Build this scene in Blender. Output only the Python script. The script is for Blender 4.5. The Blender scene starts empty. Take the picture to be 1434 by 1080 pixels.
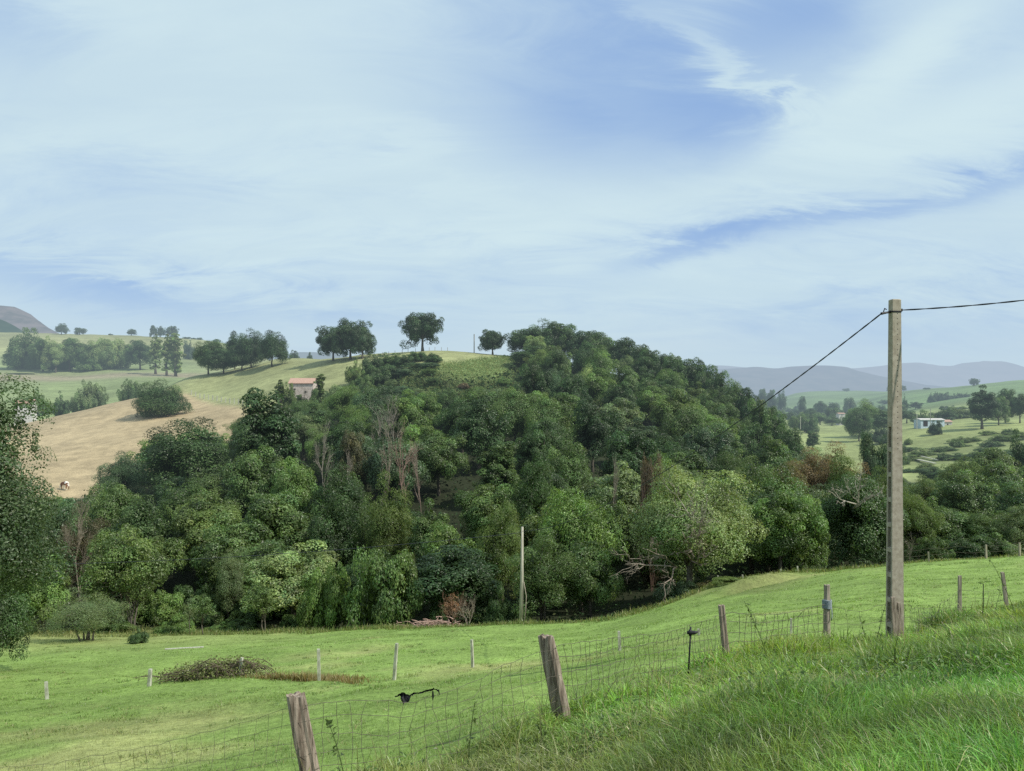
import bpy, math, random
import numpy as np
from mathutils import Vector, Matrix

rng = np.random.default_rng(7)
random.seed(7)
R = math.radians
sc = bpy.context.scene
col = sc.collection
F, CX, HY, E = 1104.0, 717.0, 560.0, 1.65       # focal length in photo pixels, centre column, horizon row, eye height

# ------------------------------------------------------------------ camera
cam = bpy.data.cameras.new('camera')
cam.sensor_width = 36; cam.lens = F/1434*36; cam.shift_y = 20/1434
cam.clip_start = 0.05; cam.clip_end = 40000
co = bpy.data.objects.new('camera', cam); col.objects.link(co)
co.location = (0, 0, E); co.rotation_euler = (R(90), 0, 0)
sc.camera = co
sc.view_settings.view_transform = 'Standard'; sc.view_settings.look = 'None'
sc.view_settings.exposure = 0; sc.view_settings.gamma = 1
sc.cycles.max_bounces = 5; sc.cycles.diffuse_bounces = 3; sc.cycles.transmission_bounces = 3
sc.cycles.transparent_max_bounces = 4; sc.cycles.glossy_bounces = 2
sc.cycles.use_denoising = False

# ------------------------------------------------------------------ node helpers
class NT:
    def __init__(s, nt): s.nt = nt; nt.nodes.clear()
    def n(s, t, **kw):
        x = s.nt.nodes.new(t)
        for k, v in kw.items(): setattr(x, k, v)
        return x
    def link(s, a, b): s.nt.links.new(a, b)
    def put(s, sock, v):
        if v is None: return
        if isinstance(v, bpy.types.NodeSocket): s.link(v, sock)
        else:
            if sock.type == 'RGBA' and not hasattr(v, '__len__'): v = (v, v, v, 1)
            if sock.type == 'RGBA' and len(v) == 3: v = (*v, 1)
            sock.default_value = v
    def math(s, op, a, b=None, c=None, clamp=False):
        x = s.n('ShaderNodeMath', operation=op, use_clamp=clamp)
        s.put(x.inputs[0], a); s.put(x.inputs[1], b); s.put(x.inputs[2], c)
        return x.outputs[0]
    def vmath(s, op, a, b=None):
        x = s.n('ShaderNodeVectorMath', operation=op)
        s.put(x.inputs[0], a); s.put(x.inputs[1], b)
        return x.outputs['Value'] if op in ('LENGTH', 'DOT_PRODUCT', 'DISTANCE') else x.outputs[0]
    def mix(s, f, a, b, mode='MIX'):
        x = s.n('ShaderNodeMix', data_type='RGBA', blend_type=mode)
        s.put(x.inputs[0], f); s.put(x.inputs[6], a); s.put(x.inputs[7], b)
        return x.outputs[2]
    def noise(s, vec, scale, detail=4, rough=.55, dist=0.0):
        x = s.n('ShaderNodeTexNoise')
        s.put(x.inputs['Vector'], vec); x.inputs['Scale'].default_value = scale
        x.inputs['Detail'].default_value = detail; x.inputs['Roughness'].default_value = rough
        x.inputs['Distortion'].default_value = dist
        return x.outputs['Fac']
    def ramp(s, f, lo, hi, a=0.0, b=1.0, smooth=True):
        x = s.n('ShaderNodeMapRange', interpolation_type='SMOOTHSTEP' if smooth else 'LINEAR', clamp=True) if smooth else s.n('ShaderNodeMapRange')
        s.put(x.inputs[0], f); x.inputs[1].default_value = lo; x.inputs[2].default_value = hi
        x.inputs[3].default_value = a; x.inputs[4].default_value = b
        return x.outputs[0]
    def mapping(s, vec, scale=(1, 1, 1), rot=(0, 0, 0), loc=(0, 0, 0)):
        x = s.n('ShaderNodeMapping'); s.put(x.inputs[0], vec)
        x.inputs['Scale'].default_value = scale; x.inputs['Rotation'].default_value = rot; x.inputs['Location'].default_value = loc
        return x.outputs[0]

HAZE = (0.36, 0.455, 0.54)
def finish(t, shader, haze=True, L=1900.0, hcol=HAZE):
    """distance haze painted onto the surface as a glow: depends only on where the surface stands"""
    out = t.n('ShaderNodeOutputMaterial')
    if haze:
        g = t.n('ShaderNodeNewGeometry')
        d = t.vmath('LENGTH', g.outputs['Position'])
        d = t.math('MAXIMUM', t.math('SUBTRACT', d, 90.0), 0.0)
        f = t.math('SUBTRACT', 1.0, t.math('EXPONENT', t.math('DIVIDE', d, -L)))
        em = t.n('ShaderNodeEmission'); t.put(em.inputs[0], hcol); em.inputs[1].default_value = 1.0  # haze is painted as surface emission growing with distance, no air is modelled
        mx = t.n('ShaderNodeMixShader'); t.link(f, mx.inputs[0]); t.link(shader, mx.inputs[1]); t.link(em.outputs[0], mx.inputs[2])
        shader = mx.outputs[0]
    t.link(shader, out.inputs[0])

def newmat(name):
    m = bpy.data.materials.new(name); m.use_nodes = True
    m.cycles.emission_sampling = 'NONE'
    return m, NT(m.node_tree)

def principled(t, color, rough=.8, spec=.3, bump=None, bstr=.3, bdist=.05):
    p = t.n('ShaderNodeBsdfPrincipled')
    t.put(p.inputs['Base Color'], color); t.put(p.inputs['Roughness'], rough)
    p.inputs['Specular IOR Level'].default_value = spec
    if bump is not None:
        b = t.n('ShaderNodeBump'); b.inputs['Strength'].default_value = bstr; b.inputs['Distance'].default_value = bdist
        t.link(bump, b.inputs['Height']); t.link(b.outputs[0], p.inputs['Normal'])
    return p.outputs[0]

def mat_leaf(name, trans=.38, rough=.42, spec=.5, use_obj=True, haze=True):
    m, t = newmat(name)
    a = t.n('ShaderNodeAttribute', attribute_name='Col')
    c = a.outputs['Color']
    if use_obj:
        oi = t.n('ShaderNodeObjectInfo')
        c = t.mix(1.0, c, oi.outputs['Color'], 'MULTIPLY')
    p = principled(t, c, rough, spec)
    tr = t.n('ShaderNodeBsdfTranslucent')
    c2 = t.mix(1.0, c, (1.25, 1.25, .65), 'MULTIPLY'); t.link(c2, tr.inputs[0])
    mx = t.n('ShaderNodeMixShader'); mx.inputs[0].default_value = trans
    t.link(p, mx.inputs[1]); t.link(tr.outputs[0], mx.inputs[2])
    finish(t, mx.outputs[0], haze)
    return m

def mat_simple(name, c1, c2, scale=8, rough=.85, spec=.2, bump=.3, bdist=.01, stretch=(1, 1, 1), haze=True, detail=5, useobj=False):
    m, t = newmat(name)
    tc = t.n('ShaderNodeTexCoord')
    v = t.mapping(tc.outputs['Object'], stretch)
    n1 = t.noise(v, scale, detail, .65)
    f = t.ramp(n1, .3, .7)
    c = t.mix(f, c1, c2)
    if useobj:
        oi = t.n('ShaderNodeObjectInfo'); c = t.mix(1.0, c, oi.outputs['Color'], 'MULTIPLY')
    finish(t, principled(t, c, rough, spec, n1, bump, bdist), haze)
    return m

M = {}
M['leaf'] = mat_leaf('leaf_foliage')
M['grass'] = mat_leaf('grass_blades', .42, .42, .5, use_obj=False, haze=False)
M['bark'] = mat_simple('bark', (.07, .06, .045), (.16, .145, .12), 3, stretch=(1, 1, .3), bdist=.03)
M['pale_bark'] = mat_simple('pale_dead_bark', (.20, .175, .145), (.36, .33, .29), 3, bdist=.02, useobj=True)

# ------------------------------------------------------------------ mesh helpers
def mesh_np(name, V, faces, colr=None, mat=None, smooth=False):
    """faces: list of int arrays (n,k); colr: per vertex (n,3)"""
    me = bpy.data.meshes.new(name)
    V = np.asarray(V, dtype=np.float32)
    me.vertices.add(len(V)); me.vertices.foreach_set('co', V.ravel())
    loops = np.concatenate([f.ravel() for f in faces]).astype(np.int32)
    tot = np.concatenate([np.full(len(f), f.shape[1]) for f in faces]).astype(np.int32)
    st = np.concatenate([[0], np.cumsum(tot)[:-1]]).astype(np.int32)
    me.loops.add(len(loops)); me.loops.foreach_set('vertex_index', loops)
    me.polygons.add(len(tot)); me.polygons.foreach_set('loop_start', st)
    try: me.polygons.foreach_set('loop_total', tot)
    except Exception: pass
    me.polygons.foreach_set('use_smooth', np.full(len(tot), bool(smooth)))
    me.update(calc_edges=True)
    if colr is not None:
        ca = me.color_attributes.new('Col', 'FLOAT_COLOR', 'POINT')
        c4 = np.ones((len(V), 4), dtype=np.float32); c4[:, :3] = colr
        ca.data.foreach_set('color', c4.ravel())
    if mat: me.materials.append(mat)
    return me

class MB:
    """collects boxes, tubes and loose faces into one mesh"""
    def __init__(s): s.v = []; s.q = []; s.t = []; s.n = 0
    def add(s, v, q=None, t=None):
        s.v.append(np.asarray(v, float))
        if q is not None and len(q): s.q.append(np.asarray(q)+s.n)
        if t is not None and len(t): s.t.append(np.asarray(t)+s.n)
        s.n += len(v)
    def box(s, c, d, rot=None, taper=1.0):
        x, y, z = d[0]/2, d[1]/2, d[2]/2
        v = np.array([(-x, -y, -z), (x, -y, -z), (x, y, -z), (-x, y, -z), (-x*taper, -y*taper, z), (x*taper, -y*taper, z), (x*taper, y*taper, z), (-x*taper, y*taper, z)])
        if rot is not None: v = v@np.array(rot).T
        s.add(v+np.array(c), [(0, 3, 2, 1), (4, 5, 6, 7), (0, 1, 5, 4), (1, 2, 6, 5), (2, 3, 7, 6), (3, 0, 4, 7)])
    def tube(s, pts, rad, n=6, cap=True, jit=0):
        pts = np.asarray(pts, float); rad = np.broadcast_to(rad, len(pts))
        a = np.arange(n)/n*2*np.pi
        d = np.gradient(pts, axis=0); d /= np.linalg.norm(d, axis=1)[:, None]+1e-9
        up = np.array([0, 0, 1.]) if abs(d[0][2]) < .9 else np.array([1., 0, 0])
        rings = []
        for p, dd, r in zip(pts, d, rad):
            e1 = np.cross(dd, up); e1 /= np.linalg.norm(e1)+1e-9; e2 = np.cross(dd, e1)
            rr = r*(1+jit*rng.uniform(-1, 1, n)) if jit else r
            rings.append(p+(np.cos(a)*rr)[:, None]*e1+(np.sin(a)*rr)[:, None]*e2)
        q = [(i*n+j, i*n+(j+1) % n, (i+1)*n+(j+1) % n, (i+1)*n+j) for i in range(len(pts)-1) for j in range(n)]
        v = np.concatenate(rings); t = []
        if cap:
            k = len(v); v = np.vstack([v, pts[0], pts[-1]])
            L = (len(pts)-1)*n
            t = [(j, k, (j+1) % n) for j in range(n)]+[(L+j, L+(j+1) % n, k+1) for j in range(n)]
        s.add(v, q, t)
    def arrays(s):
        V = np.vstack(s.v); f = []
        if s.q: f.append(np.vstack(s.q))
        if s.t: f.append(np.vstack(s.t))
        return V, f
    def mesh(s, name, mat, smooth=False, colr=None):
        V, f = s.arrays(); return mesh_np(name, V, f, colr, mat, smooth)

def obj(name, me, parent=None, loc=None, **props):
    o = bpy.data.objects.new(name, me); col.objects.link(o)
    if parent: o.parent = parent
    if loc is not None: o.location = loc
    for k, v in props.items(): o[k] = v
    return o
def empty(name, loc, rz=0, **props):
    o = obj(name, None, None, loc, **props); o.rotation_euler.z = rz; o.empty_display_size = .5
    return o

# ------------------------------------------------------------------ value noise
_perm = rng.integers(0, 1 << 30, 4096)
def _h(ix, iy, seed):
    return (_perm[(ix*73+iy*179+seed*31+_perm[(iy+seed) & 4095] % 997) & 4095] % 10007)/10007.0
def vnoise(x, y, seed=0):
    x = np.asarray(x, float); y = np.asarray(y, float)
    ix = np.floor(x).astype(np.int64); iy = np.floor(y).astype(np.int64)
    fx = x-ix; fy = y-iy; fx = fx*fx*(3-2*fx); fy = fy*fy*(3-2*fy)
    a = _h(ix, iy, seed); b = _h(ix+1, iy, seed); c = _h(ix, iy+1, seed); d = _h(ix+1, iy+1, seed)
    return (a*(1-fx)+b*fx)*(1-fy)+(c*(1-fx)+d*fx)*fy-.5
def fbm(x, y, oct=4, seed=0):
    r = 0; a = 1
    for k in range(oct):
        r = r+a*vnoise(x*2**k, y*2**k, seed+k); a *= .5
    return r

# ------------------------------------------------------------------ terrain: height as a function of the place
def pchip(x, y, xi):
    x = np.asarray(x, float); y = np.asarray(y, float)
    h = np.diff(x); s = np.diff(y)/h; d = np.zeros(len(x))
    for i in range(1, len(x)-1):
        if s[i-1]*s[i] > 0:
            w1 = 2*h[i]+h[i-1]; w2 = h[i]+2*h[i-1]
            d[i] = (w1+w2)/(w1/s[i-1]+w2/s[i])
    d[0] = s[0]; d[-1] = s[-1]
    xi = np.clip(xi, x[0], x[-1]); k = np.clip(np.searchsorted(x, xi)-1, 0, len(x)-2)
    t = (xi-x[k])/h[k]
    return (y[k]*(1+2*t)*(1-t)**2+d[k]*h[k]*t*(1-t)**2+y[k+1]*t*t*(3-2*t)+d[k+1]*h[k]*t*t*(t-1))

def near(a, b, c):                     # drop below the eye at 0.5, 2 and 4 m
    return [(.5, HY+a*F/.5), (2, HY+b*F/2), (4, HY+c*F/4)]
FAR_L = [(1200, 490), (2000, 530), (5000, 556), (14000, 560.5)]
FAR_M = [(450, 585), (800, 580), (1500, 568), (5000, 562), (14000, 560.5)]
PROF = {
 -500: near(1.65, 2.1, 3.1)+[(8, 1220), (12, 1100), (17, 1040), (25, 990), (35, 950), (45, 922), (55, 900), (65, 880), (80, 850), (100, 790), (130, 700), (165, 640), (200, 610), (225, 600), (260, 600), (300, 588), (400, 545), (500, 520), (620, 498), (800, 462)]+FAR_L,
 0: near(1.65, 2.1, 3.1)+[(8, 1205), (12, 1087), (17, 1032), (25, 985), (35, 948), (45, 922), (55, 902), (65, 884), (80, 850), (100, 790), (130, 700), (165, 640), (200, 608), (225, 597), (260, 602), (300, 588), (400, 545), (500, 520), (620, 498), (800, 466)]+FAR_L,
 100: near(1.65, 2.1, 3.0)+[(8, 1180), (12, 1075), (17, 1022), (25, 977), (35, 942), (45, 918), (55, 900), (65, 886), (80, 855), (100, 790), (130, 700), (165, 635), (200, 595), (222, 577), (260, 588), (300, 578), (400, 545), (500, 521), (650, 493), (800, 468)]+FAR_L,
 200: near(1.65, 2.05, 2.95)+[(8, 1160), (12, 1065), (17, 1012), (25, 969), (35, 936), (45, 914), (55, 897), (65, 887), (80, 850), (100, 780), (130, 690), (165, 625), (200, 583), (235, 557), (270, 566), (320, 556), (400, 534), (500, 519), (650, 495), (800, 471)]+FAR_L,
 262: near(1.65, 2.05, 2.9)+[(8, 1150), (12, 1060), (17, 1008), (25, 965), (35, 932), (45, 911), (55, 895), (65, 886), (80, 845), (100, 770), (130, 682), (165, 618), (200, 580), (240, 551), (270, 531), (300, 530), (400, 533), (500, 520), (650, 498), (800, 474)]+FAR_L,
 300: near(1.65, 2.0, 2.85)+[(8, 1145), (12, 1057), (17, 1006), (25, 963), (35, 930), (45, 910), (55, 894), (65, 886), (80, 842), (100, 762), (130, 672), (165, 610), (200, 574), (240, 545), (270, 526), (300, 525), (350, 535), (500, 522), (650, 500), (800, 478)]+FAR_L,
 350: near(1.65, 2.0, 2.8)+[(8, 1138), (12, 1053), (17, 1003), (25, 961), (35, 928), (45, 907), (55, 893), (65, 885), (80, 840), (100, 755), (130, 665), (165, 605), (200, 565), (240, 532), (275, 514), (300, 513), (350, 525), (500, 530), (800, 490), (1200, 505), (2000, 535), (5000, 558), (14000, 560.5)],
 400: near(1.65, 2.0, 2.75)+[(8, 1130), (12, 1050), (17, 1000), (25, 958), (35, 925), (45, 904), (55, 891), (65, 882), (80, 838), (100, 748), (130, 657), (165, 598), (200, 555), (240, 518), (270, 503), (300, 503), (400, 520), (800, 520), (1500, 540), (5000, 560), (14000, 560.5)],
 500: near(1.65, 1.95, 2.65)+[(8, 1122), (12, 1042), (17, 992), (25, 951), (35, 918), (45, 897), (55, 882), (65, 876), (80, 832), (100, 735), (130, 645), (165, 585), (200, 533), (225, 507), (245, 498), (270, 501), (350, 530), (600, 560), (1500, 562), (5000, 562), (14000, 560.5)],
 600: near(1.65, 1.9, 2.6)+[(8, 1115), (12, 1035), (17, 985), (25, 944), (35, 911), (45, 890), (54, 878), (62, 876), (78, 840), (100, 725), (130, 632), (165, 565), (200, 510), (228, 490), (255, 492), (320, 530)]+FAR_M,
 700: near(1.65, 1.85, 2.5)+[(7, 1140), (10.6, 1028), (17, 972), (25, 935), (35, 905), (45, 885), (53, 875), (62, 876), (78, 840), (100, 720), (130, 632), (165, 570), (200, 518), (228, 497), (255, 505), (320, 550)]+FAR_M,
 800: near(1.65, 1.85, 2.4)+[(7, 1120), (10.6, 1012), (17, 962), (25, 928), (35, 899), (45, 881), (53, 872), (62, 878), (78, 840), (100, 722), (130, 637), (165, 577), (195, 536), (222, 512), (250, 525), (320, 590)]+FAR_M,
 900: near(1.65, 1.8, 2.35)+[(7, 1075), (12, 957), (17, 922), (25, 902), (35, 877), (44, 861), (51, 855), (60, 868), (75, 845), (100, 727), (130, 647), (160, 590), (190, 548), (215, 543), (260, 580), (350, 605)]+FAR_M,
 1000: near(1.65, 1.75, 2.25)+[(7, 1030), (12, 937), (15, 908), (25, 880), (35, 855), (43, 840), (50, 828), (58, 817), (68, 822), (85, 785), (100, 740), (130, 668), (160, 612), (185, 593), (220, 600), (300, 605)]+FAR_M,
 1060: near(1.65, 1.75, 2.15)+[(7, 1015), (12, 930), (16, 896), (25, 868), (35, 845), (45, 826), (54, 812), (62, 808), (72, 815), (100, 745), (130, 688), (155, 648), (175, 630), (220, 625), (300, 612)]+FAR_M,
 1120: near(1.65, 1.75, 2.1)+[(7, 1005), (12, 922), (16.5, 888), (25, 862), (35, 838), (45, 820), (55, 806), (62, 804), (72, 812), (100, 748), (130, 705), (160, 672), (200, 648), (300, 614), (400, 597), (500, 590), (800, 578), (1100, 560), (1500, 549), (2000, 556), (5000, 560), (14000, 560.5)],
 1200: near(1.65, 1.72, 2.05)+[(7, 1000), (12, 922), (17.3, 890), (25, 853), (35, 826), (45, 808), (52, 798), (60, 797), (75, 802), (100, 740), (150, 692), (200, 655), (250, 630), (300, 612), (400, 598), (500, 590), (800, 575), (1100, 557), (1500, 547), (2000, 556), (5000, 560), (14000, 560.5)],
 1270: near(1.65, 1.7, 1.98)+[(7, 992), (12, 922), (17.5, 889), (25, 850), (35, 823), (45, 803), (52, 792), (60, 790), (75, 795), (100, 740), (150, 692), (200, 650), (250, 620), (300, 600), (400, 588), (500, 580), (700, 565), (1000, 547), (1300, 548), (2000, 556), (5000, 560), (14000, 560.5)],
 1350: near(1.65, 1.68, 1.92)+[(7, 980), (12, 912), (18, 878), (24, 853), (35, 820), (45, 798), (54, 785), (62, 784), (75, 785), (100, 740), (150, 685), (200, 642), (250, 612), (300, 593), (400, 577), (600, 560), (900, 541), (1200, 545), (2000, 556), (5000, 560), (14000, 560.5)],
 1434: near(1.65, 1.66, 1.9)+[(7, 972), (12, 903), (18, 866), (24, 847), (35, 812), (45, 792), (55, 780), (62, 780), (75, 778), (100, 742), (150, 680), (200, 635), (250, 605), (300, 588), (400, 570), (600, 551), (880, 532), (1200, 540), (2000, 556), (5000, 560), (14000, 560.5)],
 1900: near(1.65, 1.6, 1.8)+[(7, 940), (12, 870), (18, 835), (24, 820), (35, 790), (45, 775), (55, 765), (62, 765), (75, 768), (100, 735), (150, 675), (200, 625), (250, 595), (300, 575), (400, 560), (600, 540), (880, 515), (1200, 530), (2000, 556), (5000, 560), (14000, 560.5)],
}
GU = np.arange(-500, 1901, 5.0); GL = np.linspace(math.log(.5), math.log(14000), 420)
_keys = sorted(PROF)
_rows = np.array([pchip([math.log(a) for a, _ in PROF[k]], [b for _, b in PROF[k]], GL) for k in _keys])
TAB = np.array([pchip(_keys, _rows[:, j], GU) for j in range(len(GL))]).T      # [u, logY]
_g = np.exp(-np.arange(-6, 7)**2/(2*3.0**2)); _g /= _g.sum()
TAB = np.apply_along_axis(lambda c: np.convolve(np.pad(c, 6, mode='edge'), _g, 'valid'), 0, TAB)
AZM = R(56); KM = 1/math.cos(AZM)
def uY(x, y):
    x = np.asarray(x, float); y = np.asarray(y, float)
    az = np.arctan2(x, y); r = np.hypot(x, y)
    k = np.where(np.abs(az) < AZM, 1/np.cos(np.clip(az, -AZM, AZM)), KM)
    Y = np.maximum(r/k, .5)
    u = CX+F*np.tan(np.clip(az, -AZM, AZM))
    return np.clip(u, -500, 1900), Y, az
def look(u, Y):
    fu = (u-GU[0])/5.0; fl = (np.log(Y)-GL[0])/(GL[1]-GL[0])
    iu = np.clip(np.floor(fu).astype(int), 0, len(GU)-2); il = np.clip(np.floor(fl).astype(int), 0, len(GL)-2)
    a = np.clip(fu-iu, 0, 1); b = np.clip(fl-il, 0, 1)
    p = (TAB[iu, il]*(1-a)+TAB[iu+1, il]*a)*(1-b)+(TAB[iu, il+1]*(1-a)+TAB[iu+1, il+1]*a)*b
    return E-(p-HY)/F*Y
def H(x, y):
    u, Y, az = uY(x, y)
    z = look(u, Y)
    back = np.clip((np.abs(az)-AZM)/(math.pi-AZM), 0, 1)
    z = z*(1-back*.5)+back*.5*(look(np.full_like(z, -500.), Y)+look(np.full_like(z, 1900.), Y))/2
    x = np.asarray(x, float); y = np.asarray(y, float)
    amp = np.clip((Y-3)/12, 0, 1)
    z = z+amp*(.10*fbm(x/1.7, y/1.7, 3, 5)+.30*fbm(x/7, y/7, 3, 11))*np.clip(60/Y, .3, 1)
    z = z+np.clip((Y-80)/100, 0, 1)*(1.2*fbm(x/30, y/30, 3, 21))
    # terrace lip that crosses the meadow
    lip = 24.0-.028*(u-450)+1.0*vnoise(u/110, 0*u, 3)
    wl = np.clip(1-np.abs(u-330)/420, 0, 1)**.5
    z = z+wl*(.62/(1+np.exp((Y-lip)*2.2))-.31)*np.clip(1-np.abs(Y-lip)/9, 0, 1)
    dl = 46+.07*(u-1000); z = z-.55*np.exp(-((Y-dl)/1.6)**2)*np.exp(-((u-1060)/60)**2)+.35*np.exp(-((Y-dl-3.2)/1.4)**2)*np.exp(-((u-1060)/70)**2)
    z = z-.30*sstep(Y, 8, 13)*(1-sstep(Y, 19, 27))*sstep(u, 840, 1010)
    return z
def Hs(x, y): return float(H(np.array([x]), np.array([y]))[0])
def P(u, Y, dz=0.0):
    x = (u-CX)/F*Y; return Vector((x, Y, Hs(x, Y)+dz))
def at(u, py, Y): return Vector(((u-CX)/F*Y, Y, E-(py-HY)/F*Y))

def sstep(x, a, b):
    t = np.clip((x-a)/(b-a), 0, 1); return t*t*(3-2*t)
def interp(u, pts): return np.interp(u, [p[0] for p in pts], [p[1] for p in pts])
FMIN = [(-500, 66), (0, 66), (250, 68), (400, 66), (600, 60), (900, 55), (1000, 61), (1120, 64), (1250, 60), (1434, 63), (1900, 63)]
FMAX = [(-500, 120), (60, 118), (130, 130), (200, 138), (300, 148), (340, 163), (400, 178), (480, 192), (560, 198), (640, 182), (700, 188), (738, 222), (900, 222), (1000, 192), (1060, 170), (1120, 145), (1200, 125), (1270, 150), (1320, 175), (1434, 182), (1900, 182)]
def forest_mask(u, Y): return (Y > interp(u, FMIN)) & (Y < interp(u, FMAX))

# fence that separates the roadside bank from the meadow: (photo column, depth)
FENCE = [(-700, 10.5), (-135, 9.3), (434, 8.5), (784, 10.6), (1018, 15.0), (1158, 16.6), (1243, 17.2), (1344, 24), (1408, 25), (1900, 27)]
FX = np.array([(u-CX)/F*Y for u, Y in FENCE]); FY = np.array([Y for _, Y in FENCE])
def fence_y(x): return np.interp(x, FX, FY)

# ---- ground sheet
az_in = np.arctan((np.arange(-180, 1621, 4.0)-CX)/F)
az_out_r = np.linspace(az_in[-1], math.pi, 40)[1:]
az_out_l = np.linspace(-math.pi, az_in[0], 40)[:-1]
AZ = np.concatenate([az_out_l, az_in, az_out_r])
YS = np.exp(np.linspace(math.log(.5), math.log(13900), 400))
k = np.where(np.abs(AZ) < AZM, 1/np.cos(np.clip(AZ, -AZM, AZM)), KM)
RR = YS[None, :]*k[:, None]
GX = RR*np.sin(AZ)[:, None]; GY = RR*np.cos(AZ)[:, None]
GZ = H(GX.ravel(), GY.ravel()).reshape(GX.shape)
nu, ny = GX.shape
V = np.stack([GX, GY, GZ], -1).reshape(-1, 3)
ii, jj = np.meshgrid(np.arange(nu-1), np.arange(ny-1), indexing='ij')
q = np.stack([ii*ny+jj, (ii+1)*ny+jj, (ii+1)*ny+jj+1, ii*ny+jj+1], -1).reshape(-1, 4)
ctr = len(V); V = np.vstack([V, [0, 0, 0.0]])
V[ctr, 2] = V[:ctr][::ny][:, 2].mean()
tri = np.array([(ctr, (i+1)*ny, i*ny) for i in range(nu-1)])
# albedo by place
u_, Y_, _a = uY(V[:, 0], V[:, 1]); X_, Yw = V[:, 0], V[:, 1]
n1 = fbm(X_/9, Yw/9, 4, 40); n2 = fbm(X_/2.5, Yw/2.5, 3, 50); n3 = fbm(X_/60, Yw/60, 4, 60)
G = lambda *c: np.array(c)[None, :]
c = G(.195, .285, .072)*np.ones((len(V), 1))
dry = sstep(n1+.5*n2, .05, .55)[:, None]
c = c*(1-dry)+G(.30, .33, .12)*dry
lipY = 24.0-.028*(u_-450)+1.0*vnoise(u_/110, 0*u_, 3)
band = np.exp(-((Y_-lipY-.2)/.9)**2)*np.clip(1-np.abs(u_-330)/420, 0, 1)
c = c*(1-band[:, None]*.6)+G(.25, .23, .10)*band[:, None]*.6
far_edge = (sstep(Y_, 42, 58)*sstep(-u_, -560, -150))[:, None]*.6      # pale dry grass along the left tree line
c = c*(1-far_edge)+G(.26, .26, .11)*far_edge
trk = sum(np.exp(-((Y_-y0-2.0*np.sin(u_/260.))/(.35))**2) for y0 in (15.2, 17.0))[:, None]*.35*sstep(-u_, -700, -300)[:, None]
c = c*(1-trk)+G(.10, .165, .035)*trk
patch = (np.exp(-((u_-1060)/60)**2)*np.exp(-((Y_-50)/6)**2))[:, None]*.8
c = c*(1-patch)+G(.12, .12, .05)*patch
bank = (sstep(fence_y(X_)-Yw, -.3, .6)*sstep(X_, -4, -1.5)*sstep(-np.abs(_a), -1.2, -.9))[:, None]
c = c*(1-bank)+G(.06, .085, .025)*bank
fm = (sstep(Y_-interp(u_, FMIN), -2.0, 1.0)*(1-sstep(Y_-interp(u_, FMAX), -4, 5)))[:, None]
far = (Y_ > 100)[:, None]
hill = G(.255, .27, .125)*(1+.25*n3[:, None]+.25*n1[:, None])
c = np.where(far, hill, c)
brown = (sstep(-u_, -352, -338)*sstep(-(Y_-interp(u_, [(0, 246), (225, 246), (262, 238), (300, 212), (352, 188)])), -6, 4))*far[:, 0]
tan = G(.36, .285, .17)*(1+.22*n3[:, None]+.18*n1[:, None])
c = c*(1-brown[:, None])+tan*brown[:, None]
lf = (sstep(-u_, -330, -240)*sstep(Y_, 262, 290))[:, None]
lcol = G(.20, .245, .105)*(1+.3*n3[:, None])
c = c*(1-lf)+lcol*lf
dirt = (sstep(-u_, -330, -250)*np.exp(-((Y_-462-12*n3)/22)**2))[:, None]*.9
c = c*(1-dirt)+G(.27, .225, .155)*dirt
rg = (sstep(-u_, -400, -250)*sstep(Y_, 560, 680))[:, None]
c = c*(1-rg)+G(.26, .27, .12)*(1+.5*n3[:, None])*rg
rf = (sstep(u_, 960, 1080)*sstep(Y_, 150, 190))[:, None]
rc = G(.225, .26, .10)*(1+.5*n3[:, None])
rc2 = G(.14, .21, .08)*(1+.4*n3[:, None]); ff = sstep(Y_, 420, 620)[:, None]
rc = rc*(1-ff)+rc2*ff
c = c*(1-rf)+rc*rf
scrub = (sstep(u_, 1255, 1290)*np.exp(-((Y_-190)/45)**2))[:, None]*.5
c = c*(1-scrub)+G(.10, .13, .05)*scrub
brk = (np.exp(-((u_-672)/75)**2)*sstep(Y_, 170, 185)*(1-sstep(Y_-interp(u_, [(600, 196), (640, 200), (730, 226)]), -2, 6)))[:, None]
c = c*(1-brk)+G(.19, .25, .10)*brk
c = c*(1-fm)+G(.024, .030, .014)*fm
c = np.clip(c, .01, .9)
m, t = newmat('meadow_ground')
a = t.n('ShaderNodeAttribute', attribute_name='Col'); tc = t.n('ShaderNodeTexCoord')
g = t.n('ShaderNodeNewGeometry'); dist = t.vmath('LENGTH', g.outputs['Position'])
na = t.noise(tc.outputs['Object'], 5.0, 6, .7); nb = t.noise(tc.outputs['Object'], .35, 6, .65); nc = t.noise(t.mapping(tc.outputs['Object'], (.02, .06, .05)), 1.0, 6, .7)
v1 = t.ramp(na, .3, .7, .72, 1.28); v2 = t.ramp(nb, .3, .7, .82, 1.18); v3 = t.ramp(nc, .35, .65, .86, 1.14)
vv = t.math('MULTIPLY', t.math('MULTIPLY', v1, v2), v3)
cc = t.mix(1.0, a.outputs['Color'], t.n('ShaderNodeCombineColor').outputs[0], 'MULTIPLY')
comb = t.nt.nodes[-2] if False else None
vm = t.n('ShaderNodeVectorMath', operation='SCALE'); t.link(a.outputs['Color'], vm.inputs[0]); t.link(vv, vm.inputs['Scale'])
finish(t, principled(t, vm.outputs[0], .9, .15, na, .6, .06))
M['ground'] = m
ground = obj('ground', mesh_np('ground', V, [q, tri], c, M['ground'], True), kind='structure')

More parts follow.
